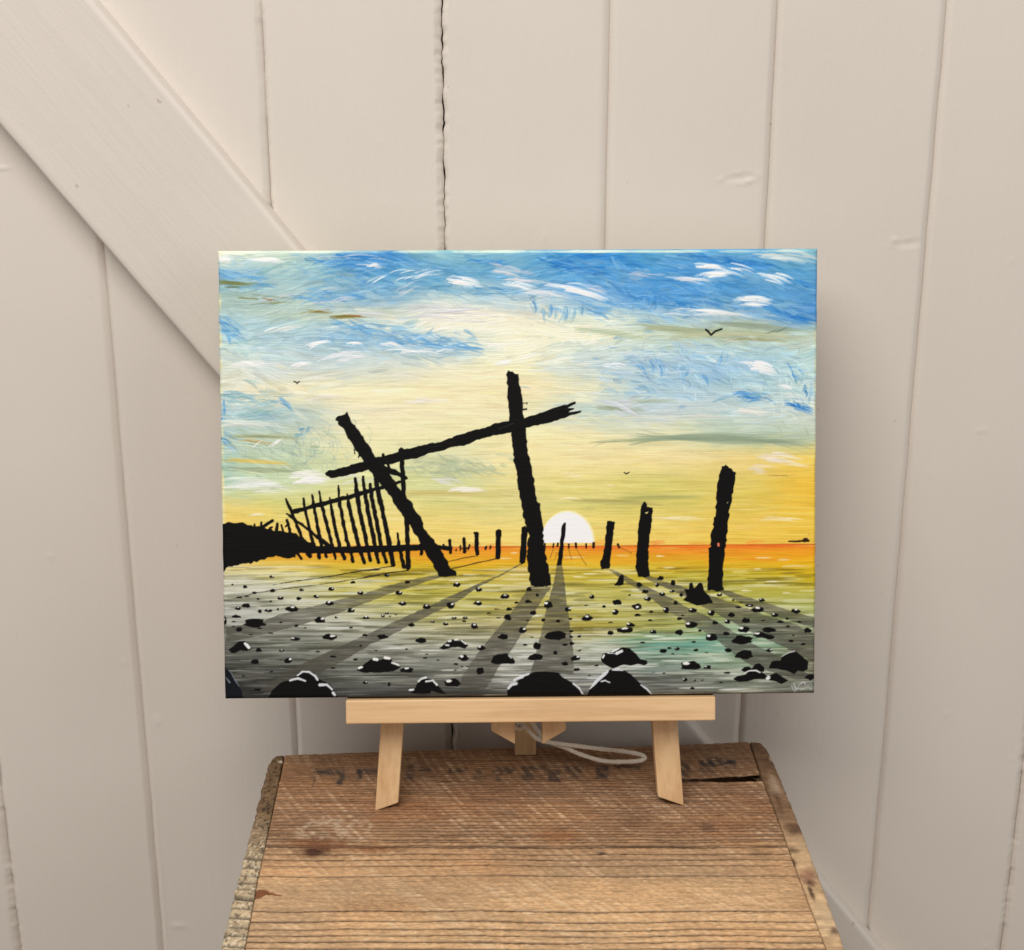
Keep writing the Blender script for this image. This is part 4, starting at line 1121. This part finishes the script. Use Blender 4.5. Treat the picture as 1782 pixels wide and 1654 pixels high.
# --- black timbers
poly(W('A', (14, 1215), (60, 1202), (130, 1200), (200, 1212), (270, 1228), (330, 1235), (380, 1248), (440, 1268), (520, 1275), (600, 1285), (640, 1320), (700, 1355), (760, 1385), (860, 1395), (880, 1430), (700, 1435), (610, 1450), (600, 1480), (540, 1480), (480, 1468), (400, 1475), (330, 1495), (250, 1520), (150, 1535), (90, 1545), (60, 1560), (40, 1588), (14, 1592)), rough=2.4)
for a, w in ((((335, 1250), (330, 1200)), 16), (((350, 1235), (425, 1187)), 20), (((452, 1275), (456, 1210)), 18), (((505, 1280), (490, 1220)), 12), (((560, 1285), (532, 1180)), 18), (((280, 1235), (278, 1215)), 12), (((395, 1250), (420, 1240)), 12), (((520, 1240), (545, 1215)), 10),
             (((522, 1018), (560, 1100), (600, 1200), (655, 1340)), (16, 22, 22, 22)), (((530, 1135), (640, 1215), (760, 1310), (870, 1395)), (14, 20, 22, 26)), (((575, 1125), (700, 1088), (860, 1045), (1000, 1010), (1150, 965), (1295, 928)), (34, 28, 32, 30, 26, 18)),
             (((700, 1425), (900, 1417), (1150, 1415), (1440, 1405)), (40, 44, 44, 42)),
             (((660, 1015), (668, 1080), (700, 1220), (745, 1400)), (14, 16, 22, 24)), (((728, 985), (740, 1070), (765, 1200), (805, 1400)), (14, 20, 24, 24)), (((785, 960), (800, 1060), (835, 1190), (885, 1380), (912, 1488)), (10, 20, 24, 22, 18)),
             (((865, 1010), (885, 1130), (910, 1260), (945, 1400), (982, 1490)), (10, 24, 24, 24, 24)), (((930, 912), (940, 1040), (965, 1180), (1000, 1350), (1050, 1510)), (12, 22, 26, 26, 22)), (((1000, 980), (1015, 1080), (1050, 1220), (1095, 1400), (1137, 1522)), (12, 26, 28, 28, 22)),
             (((1065, 858), (1075, 960), (1095, 1100), (1140, 1300), (1182, 1505)), (20, 32, 28, 28, 24)), (((1125, 842), (1135, 960), (1165, 1120), (1205, 1320), (1245, 1520)), (16, 26, 28, 30, 24)), (((1180, 902), (1190, 1000), (1225, 1170), (1265, 1380), (1308, 1520)), (22, 30, 28, 28, 24)),
             (((1222, 860), (1250, 1000), (1285, 1160), (1330, 1380), (1363, 1540)), (32, 32, 30, 32, 28)), (((612, 1440), (648, 1490)), 20), (((690, 1440), (718, 1472)), 32), (((780, 1435), (786, 1482)), 26), (((830, 1430), (840, 1476)), 18), (((1055, 635), (1062, 670)), 10), (((1095, 680), (1088, 702)), 10)):
    limb(a, np.array(w) * 1.18, win='A', rough=1.1)
for a, w in ((((-20, 1300), (350, 1294), (480, 1290), (600, 1303)), (40, 38, 36, 24)), (((215, 1188), (225, 1290), (262, 1440)), (10, 24, 24)), (((243, 600), (250, 760), (258, 900), (280, 1100), (288, 1300), (290, 1445)), (30, 30, 30, 30, 30, 34)), (((80, 715), (190, 752), (282, 797)), (36, 36, 20)), (((140, 680), (160, 745)), 18), (((60, 872), (150, 850), (240, 818)), (22, 24, 18)),
             (((110, 640), (110, 622)), 18), (((240, 610), (240, 588)), 40), (((590, 1238), (597, 1335)), 24), (((693, 1226), (697, 1330)), 22), (((668, 1305), (730, 1297)), 8), (((735, 1275), (722, 1315)), 10), (((545, 1270), (545, 1310)), 12), (((782, 1190), (787, 1345)), (30, 24)), (((765, 1187), (795, 1187)), 14), (((942, 1170), (936, 1370)), (34, 32)), (((852, 1283), (846, 1305)), 12), (((886, 1283), (878, 1307)), 12), (((636, 1305), (634, 1318)), 8), (((668, 1278), (664, 1318)), 9),
             (((385, 1270), (385, 1345)), 24), (((1130, 1150), (1122, 1280), (1113, 1400)), (40, 40, 40)), (((1118, 257), (1147, 255)), 7), (((1145, 250), (1147, 263)), 6), (((1118, 301), (1143, 299)), 7), (((1141, 292), (1144, 306)), 6)):
    limb(a, np.array(w) * 1.12, win='B', rough=1.0)
poly(W('A', (905, 400), (930, 380), (985, 365), (1000, 340), (1015, 375), (1050, 440), (1110, 520), (1160, 590), (1220, 690), (1290, 750)) + W('B', (200, 830), (265, 920), (310, 955), (330, 1010), (380, 1080), (410, 1160), (470, 1230), (520, 1310), (570, 1390), (600, 1450), (635, 1465), (637, 1495), (560, 1510), (510, 1500), (490, 1455), (440, 1370), (390, 1280), (330, 1180), (290, 1110), (230, 1035), (170, 940), (110, 860), (60, 800), (10, 740)) + W('A', (1120, 710), (1060, 630), (1010, 550), (970, 480), (940, 450), (930, 420)), rough=1.7)
poly(W('A', (828, 822), (860, 800), (960, 780), (1060, 745), (1130, 730), (1230, 695)) + W('B', (60, 645), (100, 640), (215, 605), (240, 580), (260, 590), (400, 555), (520, 535), (640, 490), (750, 455), (850, 430), (920, 400), (1010, 385)) + W('E', (850, 215), (930, 190), (1050, 150), (1130, 120), (1200, 105), (1250, 85), (1258, 100), (1225, 118), (1190, 138), (1245, 135), (1240, 150), (1200, 165), (1300, 155), (1295, 170), (1200, 200), (1100, 235), (1000, 260), (880, 285)) + W('B', (1020, 470), (920, 485), (800, 515), (700, 560), (600, 570), (520, 605), (430, 620), (350, 655), (270, 662), (180, 690), (100, 700), (30, 720)) + W('A', (1180, 790), (1100, 815), (1040, 830), (960, 845), (880, 858), (840, 840)), rough=1.0)
poly(W('B', (995, 40), (1010, 25), (1040, 28), (1060, 50), (1085, 45), (1090, 90), (1100, 180), (1113, 230), (1118, 330), (1125, 400), (1140, 480), (1150, 580), (1165, 660), (1185, 740), (1200, 850), (1215, 960), (1245, 975), (1250, 1050), (1260, 1150), (1270, 1270), (1290, 1400), (1320, 1530), (1323, 1560), (1260, 1580), (1170, 1565), (1160, 1480), (1145, 1350), (1160, 1200), (1135, 1130), (1110, 1020), (1090, 900), (1075, 780), (1050, 680), (1045, 580), (1030, 480), (1020, 400), (1010, 290), (1008, 150)), rough=1.7)
limb([(945, 440), (1010, 418), (1050, 402)], 5, (64, 62, 60), .7, .4, 'B', .9)
limb([(330, 610), (480, 570), (640, 530)], 3, (46, 44, 42), .6, .4, 'B', .9)
poly(W('C', (565, 280), (583, 275), (580, 360), (570, 430), (560, 520), (545, 680), (500, 690), (510, 600), (525, 500), (535, 390), (545, 310)), rough=.7)
poly(W('C', (985, 262), (1010, 257), (1060, 270), (1050, 340), (1040, 440), (1025, 540), (1015, 640), (1010, 720), (930, 730), (918, 690), (920, 650), (945, 600), (960, 500), (970, 400), (975, 320)), rough=1.0)
poly(W('C', (1310, 115), (1345, 70), (1365, 90), (1370, 125), (1425, 130), (1422, 230), (1410, 320), (1395, 420), (1385, 540), (1385, 680), (1397, 790), (1340, 808), (1285, 800), (1260, 720), (1270, 640), (1265, 560), (1280, 460), (1285, 300), (1310, 200)), rough=1.0)
poly(W('C', (1348, 182), (1388, 168), (1368, 192)), (222, 208, 140), 1, .3, .2)
poly(W('D', (900, 115), (930, 97), (955, 110), (990, 140), (1025, 170), (1020, 240), (1000, 280), (995, 360), (980, 420), (965, 500), (955, 600), (945, 700), (940, 800), (920, 900), (910, 980), (905, 1150), (920, 1205), (850, 1222), (770, 1200), (775, 1100), (780, 1000), (785, 880), (775, 830), (800, 820), (800, 740), (820, 660), (840, 520), (850, 380), (860, 260), (875, 180)), rough=1.7)
poly(W('D', (858, 790), (878, 788), (880, 820), (862, 820)), (226, 120, 84), 1, .3, .2)
poly(W('D', (940, 440), (955, 420), (952, 435)), (226, 210, 160), 1, .2, .2)
for (x, y, w, h, sl) in ((380, 500, 20, 46, 0), (463, 497, 14, 42, -8), (505, 490, 18, 34, -6), (612, 502, 18, 42, 0), (682, 497, 22, 48, 4), (781, 502, 18, 44, 0), (853, 495, 26, 52, -4), (1095, 502, 22, 40, 16)):
    limb([(x - sl / 2, y - h / 2), (x + sl / 2, y + h / 2)], w, (34, 16, 10), 1, .3, 'C')
limb([(1490, 775), (1570, 773), (1670, 770)], (12, 18, 24), (48, 26, 12), .95, .4, 'D')
limb([(1625, 762), (1655, 760)], 34, (40, 24, 12), .95, .4, 'D')
limb([(1660, 716), (1680, 712)], 4, (120, 84, 30), .8, .2, 'D')
# birds
for pts, w in ((((1228, 574), (1232, 577), (1238, 584)), (3.5, 4, 3)), (((1237, 584), (1245, 577), (1257, 573)), (3, 3.6, 3)), (((511, 664), (516, 666)), 2), (((516, 668), (521, 664)), 2), (((1086, 822), (1090, 825)), 2), (((1090, 825), (1095, 822)), 2)):
    limb(pts, w, (16, 16, 14), 1, .2)

# --- pebbles and rocks:  x, y, width, height, highlight
def blob(cx, cy, w, h, seed, n=15, flat=.55):
    r = random.Random(seed); pts = []
    for k in range(n):
        a = 2 * math.pi * k / n
        rr = 1 + r.uniform(-.22, .16)
        y = math.sin(a) * h / 2 * rr
        if y > 0:
            y *= flat + .2 * r.random()
        pts.append((cx + math.cos(a) * w / 2 * rr, cy + h * .1 + y))
    return pts
ROCK = {
 'G1': '590,150,50,25,r;155,237,20,14;295,262,45,35;400,328,50,25;595,300,55,35;920,295,45,30,r;1250,285,60,40,r;1490,212,55,28;1570,328,60,40,t;225,380,60,18;315,367,55,16;437,395,30,18;575,422,25,25;685,385,65,35,t;890,392,50,35;1082,368,55,38,r;303,470,85,45;215,500,55,40,t;455,532,35,40;550,522,75,35,t;657,508,20,25;818,503,125,65,t;1225,443,80,50,t;1467,522,65,45,r;195,590,90,35;172,648,40,16;400,662,210,90;228,735,65,50;167,702,35,14;70,640,40,80,l;690,655,35,16;860,692,45,25;580,775,50,12;355,790,40,14;455,722,50,12;1125,628,100,65,r;1305,600,30,22,r;1637,603,65,35,t;1467,712,35,22,t;960,718,30,12;850,838,100,40,l;1228,818,145,65,r;1625,795,50,25;445,960,60,50;698,968,50,30,t;1100,982,45,16;405,1090,80,60;772,1075,80,65,r;1270,1160,50,20;1515,1065,45,22;585,1203,35,14;1625,1320,55,30,r;1575,912,20,20;275,1250,30,14;1270,1032,70,22;430,1400,60,24',
 'G2': '210,135,50,30,r;438,207,55,35;345,330,65,45,r;385,445,75,45,t;985,235,70,55,t;1230,290,60,50,t;1520,368,90,50,t;1222,440,85,50,t;652,480,80,50,t;915,465,85,65,r;165,585,45,28,t;210,555,40,25,t;245,585,30,14;310,570,28,14;715,650,50,25,t;865,670,55,35,t;955,608,50,25,t;1080,605,55,25,t;1068,640,40,20;1182,695,70,60,t;1430,507,45,14;1345,553,45,14;1450,605,50,10;1568,507,65,30;1645,438,45,22;1550,595,80,65;485,682,60,45;165,812,100,50;590,850,110,55;1260,935,80,55,l;1505,810,100,65;1710,740,70,60,r;430,950,35,14;92,965,30,10;655,1007,30,10;635,1047,40,16;778,1072,30,10;1065,1045,100,70,l;975,1117,45,25;1045,1147,30,12;1103,1145,30,12;968,1183,35,14;1245,1190,80,75;430,1180,130,60,t;940,1320,160,90,l;235,1340,30,45;1742,902,45,18',
 'G3': '130,288,50,45;222,350,28,30;122,420,65,35;345,455,95,80,l;565,508,60,50,r;178,548,60,45;60,740,75,60,r;830,370,50,45,l;1110,430,90,60;1330,480,95,65,c;965,480,35,30;765,465,40,12;1245,352,28,16;1090,542,65,60,l;775,605,110,60,t;1335,575,65,28;1040,655,55,14;1488,537,45,20;1472,632,45,20;1195,740,190,65,t;1255,680,90,50,l;1035,770,60,50;1510,760,60,50,l;690,808,40,30;598,755,40,28;598,812,40,22;607,885,45,40;420,795,215,105;455,640,40,30;290,625,40,35;220,915,75,75;200,1035,135,80;422,990,40,45;530,902,60,25;650,1048,95,55,r;533,1110,70,42;663,1175,60,32;688,965,45,20,l;880,1133,45,14;1395,876,50,18;1510,1205,25,10;1355,235,55,55;1420,313,65,40;1550,240,40,45,l;1590,165,60,50;1450,395,70,50,l;85,902,45,14;115,633,40,14;165,817,30,10;590,615,40,20;800,1240,30,12',
 'G4': '135,215,50,55;18,340,60,45,t;128,312,50,30,l;228,350,35,45;165,437,40,50;60,520,60,60,l;355,520,80,45,l;562,552,70,60,l;785,570,65,55;655,350,55,40,t;808,408,25,16;890,432,40,12;985,465,85,32,c;860,488,60,20;1075,512,130,65,t;1125,405,55,40,l;1500,528,85,50,t;1268,572,70,45,l;945,632,85,55;1135,632,40,14;740,645,60,45,l;608,658,60,35;210,613,50,30;245,578,30,14;1402,613,30,25;1328,650,70,30;1538,650,50,22;335,680,130,75,l;925,732,105,65,l;1410,697,40,16;1628,742,70,55;202,765,75,60;437,745,35,20;560,817,110,80,l;725,778,65,40;905,845,200,90;370,870,40,16;1445,860,55,28;1470,798,30,14;1580,893,50,25;30,970,70,45;95,940,45,20;185,945,55,32,l;390,962,50,25;135,1005,35,12;508,990,35,10;750,960,75,45;1205,962,65,38,r;940,1005,150,100;865,1025,70,50;335,1130,200,95,l;520,1150,75,40,l;1660,1255,100,70;738,1210,65,22;270,1288,55,38,l;375,1298,30,30,l;460,1293,20,10;668,1320,35,18;353,1385,45,28;965,1452,40,14;40,1217,35,12;1200,735,125,60;1110,790,150,60,l;1200,815,120,50'}
n_r = 0
for win, txt in ROCK.items():
    for it in txt.split(';'):
        f = it.split(','); x, y, w, h = map(float, f[:4]); hl = f[4] if len(f) > 4 else ''
        n_r += 1
        w *= 1.18; h *= 1.28
        poly(W(win, *blob(x, y, w, h, n_r)), BLK, 1, .5, .6)
        if hl:
            dx, dy = dict(t=(0, -.24), r=(.22, -.18), l=(-.22, -.18), c=(0, .02))[hl]
            q = blob(x + dx * w, y + dy * h, w * .36, h * .28, n_r + 900, 9, 1)
            poly(W(win, *q), (230, 230, 226), .95, .2, .9)
def hlst(win, pts, w, col=(206, 208, 212), al=.95):
    limb(pts, w, col, al, .5, win, .95)
# larger outlined rocks
poly(W('G3', (1070, 245), (1110, 200), (1130, 150), (1165, 118), (1185, 140), (1180, 240), (1140, 250)), rough=.5)
poly(W('G4', (250, 410), (290, 370), (260, 285), (315, 290), (320, 225), (345, 212), (375, 280), (430, 215), (460, 220), (490, 320), (540, 360), (580, 440), (520, 450), (400, 470), (330, 440)), rough=.6)
poly(W('G1', (110, 960), (170, 910), (215, 870), (290, 862), (340, 900), (365, 950), (310, 975), (240, 965), (190, 995), (140, 995)), rough=.5)
hlst('G1', [(285, 885), (310, 905), (340, 940)], (26, 36, 30), (232, 232, 232))
poly(W('G1', (1530, 1180), (1600, 1130), (1680, 1070), (1740, 1050)) + W('G2', (60, 1060), (140, 1075), (200, 1045), (250, 1060), (300, 1110), (370, 1155), (280, 1195), (150, 1210), (-60, 1210)), rough=.6)
for p_, w_ in (([(60, 1060), (110, 1070)], 30), ([(185, 1045), (245, 1055)], 30), ([(265, 1100), (345, 1130)], 22), ([(-105, 1165), (-60, 1150)], 26)):
    hlst('G2', p_, w_, (226, 226, 224))
poly(W('G2', (790, 940), (830, 910), (880, 870), (940, 845), (1010, 860), (1060, 850), (1085, 890), (1115, 910), (1080, 945), (1010, 925), (930, 930), (840, 955)), rough=.6)
for p_, w_ in (([(860, 905), (900, 910)], 18), ([(890, 865), (925, 860)], 22), ([(1040, 855), (1090, 895)], 18), ([(960, 850), (1000, 845)], 16)):
    hlst('G2', p_, w_, (222, 224, 222))
poly(W('G2', (1365, 1100), (1390, 1030), (1440, 1010), (1540, 1000), (1600, 1040), (1635, 1090), (1620, 1115), (1540, 1110), (1430, 1120)), rough=.5)
hlst('G2', [(1560, 1020), (1595, 1050)], 22, (176, 178, 178))
poly(W('G2', (450, 1420), (520, 1390), (550, 1330), (570, 1280), (640, 1270), (720, 1290), (760, 1330), (810, 1390), (870, 1450), (780, 1430), (700, 1410), (700, 1440), (600, 1445), (500, 1440)), rough=.6)
for p_, w_ in (([(560, 1310), (590, 1280), (650, 1265)], 22), ([(640, 1310), (720, 1295), (770, 1350)], 22), ([(460, 1405), (510, 1398)], 24)):
    hlst('G2', p_, w_, (214, 216, 216))
poly(W('G3', (930, 1060), (950, 1000), (1060, 985), (1170, 930), (1250, 945), (1320, 1000), (1370, 1065), (1440, 1075), (1445, 1110), (1410, 1130), (1340, 1115), (1260, 1135), (1190, 1120), (1060, 1165), (990, 1130), (940, 1090)), rough=.6)
for p_, w_ in (([(1050, 985), (1130, 945)], 16), ([(1100, 1000), (1165, 970)], 34), ([(950, 1050), (965, 1015)], 22), ([(1000, 995), (1090, 1000)], 10)):
    hlst('G3', p_, w_, (226, 228, 230))
poly(W('G2', (1550, 1390), (1600, 1340), (1680, 1290)) + W('G3', (0, 1290), (100, 1240), (200, 1205), (300, 1195), (460, 1215), (500, 1260), (580, 1300), (640, 1340), (720, 1410), (745, 1475), (-110, 1480)), rough=1.0)
for p_, w_ in (([(-100, 1390), (-60, 1345), (0, 1330)], 28), ([(-40, 1300), (40, 1255), (130, 1225)], 22), ([(10, 1280), (70, 1255)], 26), ([(620, 1330), (690, 1385), (730, 1450)], 20)):
    hlst('G3', p_, w_, (206, 208, 212))
poly(W('G3', (775, 1480), (800, 1400), (850, 1330), (960, 1240), (1040, 1170), (1100, 1160), (1180, 1180), (1260, 1230), (1360, 1320), (1430, 1380), (1505, 1480)), rough=.6)
for p_, w_ in (([(805, 1395), (870, 1320), (970, 1230), (1010, 1195)], (14, 34, 38, 20)), ([(1050, 1180), (1120, 1175), (1180, 1188)], (20, 34, 14)), ([(1370, 1345), (1440, 1395), (1495, 1455)], (14, 18, 14)), ([(930, 1310), (980, 1300), (1030, 1322)], (16, 20, 10))):
    hlst('G3', p_, w_, (206, 208, 214))
poly(W('G1', (545, 1500), (600, 1400), (700, 1320), (800, 1290), (870, 1250), (900, 1215), (960, 1195), (1050, 1210), (1110, 1280), (1190, 1320), (1260, 1370), (1310, 1470), (1325, 1505)), rough=.6)
for p_, w_ in (([(870, 1245), (930, 1203), (1000, 1205), (1070, 1250), (1100, 1295)], (14, 22, 22, 26, 24)), ([(785, 1302), (880, 1275), (965, 1308)], (20, 28, 18)), ([(1115, 1348), (1200, 1345), (1260, 1400)], (34, 30, 24)), ([(1265, 1430), (1292, 1465)], 32)):
    hlst('G1', p_, w_, (210, 212, 216))
poly(W('G1', (40, 1160), (70, 1160), (120, 1200), (180, 1300), (250, 1400), (275, 1510), (40, 1515)), (14, 18, 24), 1, .6, .6)
hlst('G1', [(130, 1205), (180, 1290), (228, 1365)], (6, 12, 8), (104, 118, 128), .9)
hlst('G1', [(80, 1265), (125, 1325)], (10, 14), (126, 136, 144), .9)
poly(W('G4', (1195, 1165), (1230, 1090), (1270, 1075), (1330, 1080), (1345, 1030), (1420, 985), (1490, 970), (1560, 1020), (1635, 1090), (1630, 1170), (1580, 1200), (1520, 1190), (1480, 1230), (1400, 1190), (1300, 1170)), rough=.6)
hlst('G4', [(1345, 1030), (1420, 990), (1490, 975)], (10, 14, 10), (196, 198, 196), .85)
poly(W('G4', (890, 1180), (930, 1150), (980, 1145), (1010, 1165), (1050, 1115), (1100, 1110), (1150, 1150), (1150, 1200), (1080, 1210), (940, 1215)), rough=.5)
poly(W('G4', (805, 1280), (850, 1250), (940, 1230), (1000, 1190), (1100, 1190), (1180, 1245), (1150, 1280), (1040, 1285), (960, 1310), (860, 1312)), rough=.5)
hlst('G4', [(925, 1215), (980, 1190), (1050, 1185), (1105, 1210)], (10, 14, 16, 12), (222, 224, 222))
poly(W('G4', (1165, 1290), (1210, 1240), (1280, 1215), (1340, 1250), (1415, 1300), (1340, 1338), (1280, 1310)), rough=.5)
hlst('G4', [(1180, 1285), (1205, 1260)], 34, (222, 224, 222))
# scratched signature in the corner
for k in range(14):
    x, y = W('G4', (random.uniform(1460, 1690), random.uniform(1330, 1410)))[0]
    dab(x, y, 20, 4, random.gauss(-.4, .4), (112, 116, 112), .45, 0, .5, .3)
for pts, w in ((((1452, 1350), (1465, 1395), (1492, 1428)), 10), (((1478, 1330), (1495, 1372), (1512, 1412)), 10), (((1495, 1425), (1470, 1340)), 5), (((1562, 1330), (1528, 1348), (1522, 1385), (1548, 1405), (1585, 1395)), 9), (((1560, 1325), (1590, 1318), (1608, 1345)), 9), (((1592, 1360), (1612, 1385), (1632, 1352), (1650, 1372), (1672, 1398)), 8), (((1640, 1345), (1665, 1335), (1680, 1370)), 6)):
    limb(pts, w, (186, 190, 186), .8, .4, 'G4', .8)

# thin brush hairs over everything but the blacks
lum = IMG.mean(-1)
L1, cloud_m = lic(1, 13, 1.0)
IMG = IMG + (L1 * (3.2 + 1.6 * cloud_m * (~gm)))[..., None] * np.array((1.0, .92, .8)) * np.clip((lum - 25) / 80, 0, 1)[..., None]
HGT += L1 * (.10 + .20 * cloud_m)
hair = fbm(PX / 70, PY / 1.15, 210, 2) - .5
IMG = IMG + hair[..., None] * 17 * np.clip((lum - 30) / 60, 0, 1)[..., None]
HGT += hair * .22
IMG = np.clip(IMG, 4, 246)

# --- mesh of the painted face, rolled over at the rim
r0 = 0.0022
xs = (np.arange(PW) + .5) / PW; ys = (np.arange(PH) + .5) / PH
xs[0], xs[-1] = 0, 1; ys[0], ys[-1] = 0, 1
GXl, GYl = np.meshgrid(xs, ys)
lx = (GXl - .5) * CWm; lz = (1 - GYl) * CHm
e = np.minimum(np.minimum(GXl, 1 - GXl) * CWm, np.minimum(GYl, 1 - GYl) * CHm)
kk = np.clip(1 - e / r0, 0, 1)
back = r0 * (1 - np.sqrt(np.clip(1 - kk * kk, 0, 1)))
sag = (fbm(GXl * 5, GYl * 4, 220, 2) - .5) * 0.0006
ly = back - np.clip(HGT, -1, 2) * 0.00011 + sag * (1 - kk)
wob = (fbm(GXl * 14, GYl * 14, 221, 2) - .5) * 0.0012 * kk        # slightly uneven rim
lx = lx - np.sign(GXl - .5) * np.abs(wob) * (np.minimum(GXl, 1 - GXl) * CWm < r0)
local = np.stack([lx, ly, lz], -1).reshape(-1, 3)
col_lin = np.minimum(s2l(IMG.reshape(-1, 3)) * 1.12, 0.90)

def canvas_obj(name, verts, faces, mat, smooth, colors=None):
    o = mesh_obj(name, verts, faces, mat, None, smooth, colors)
    o.parent = canvas
    return o
pl = canvas_obj('paint_layer', local, grid_faces(PW, PH)[:, ::-1], M_PAINT, True, col_lin)
i = 0.0006
V, F_ = hexa([(-CWm / 2 + i, r0 * .55, i), (CWm / 2 - i, r0 * .55, i), (CWm / 2 - i, CTm, i), (-CWm / 2 + i, CTm, i), (-CWm / 2 + i, r0 * .55, CHm - i), (CWm / 2 - i, r0 * .55, CHm - i), (CWm / 2 - i, CTm, CHm - i), (-CWm / 2 + i, CTm, CHm - i)])
bevel(canvas_obj('stretched_edge', V, F_, M_CANVAS, False), 0.001)
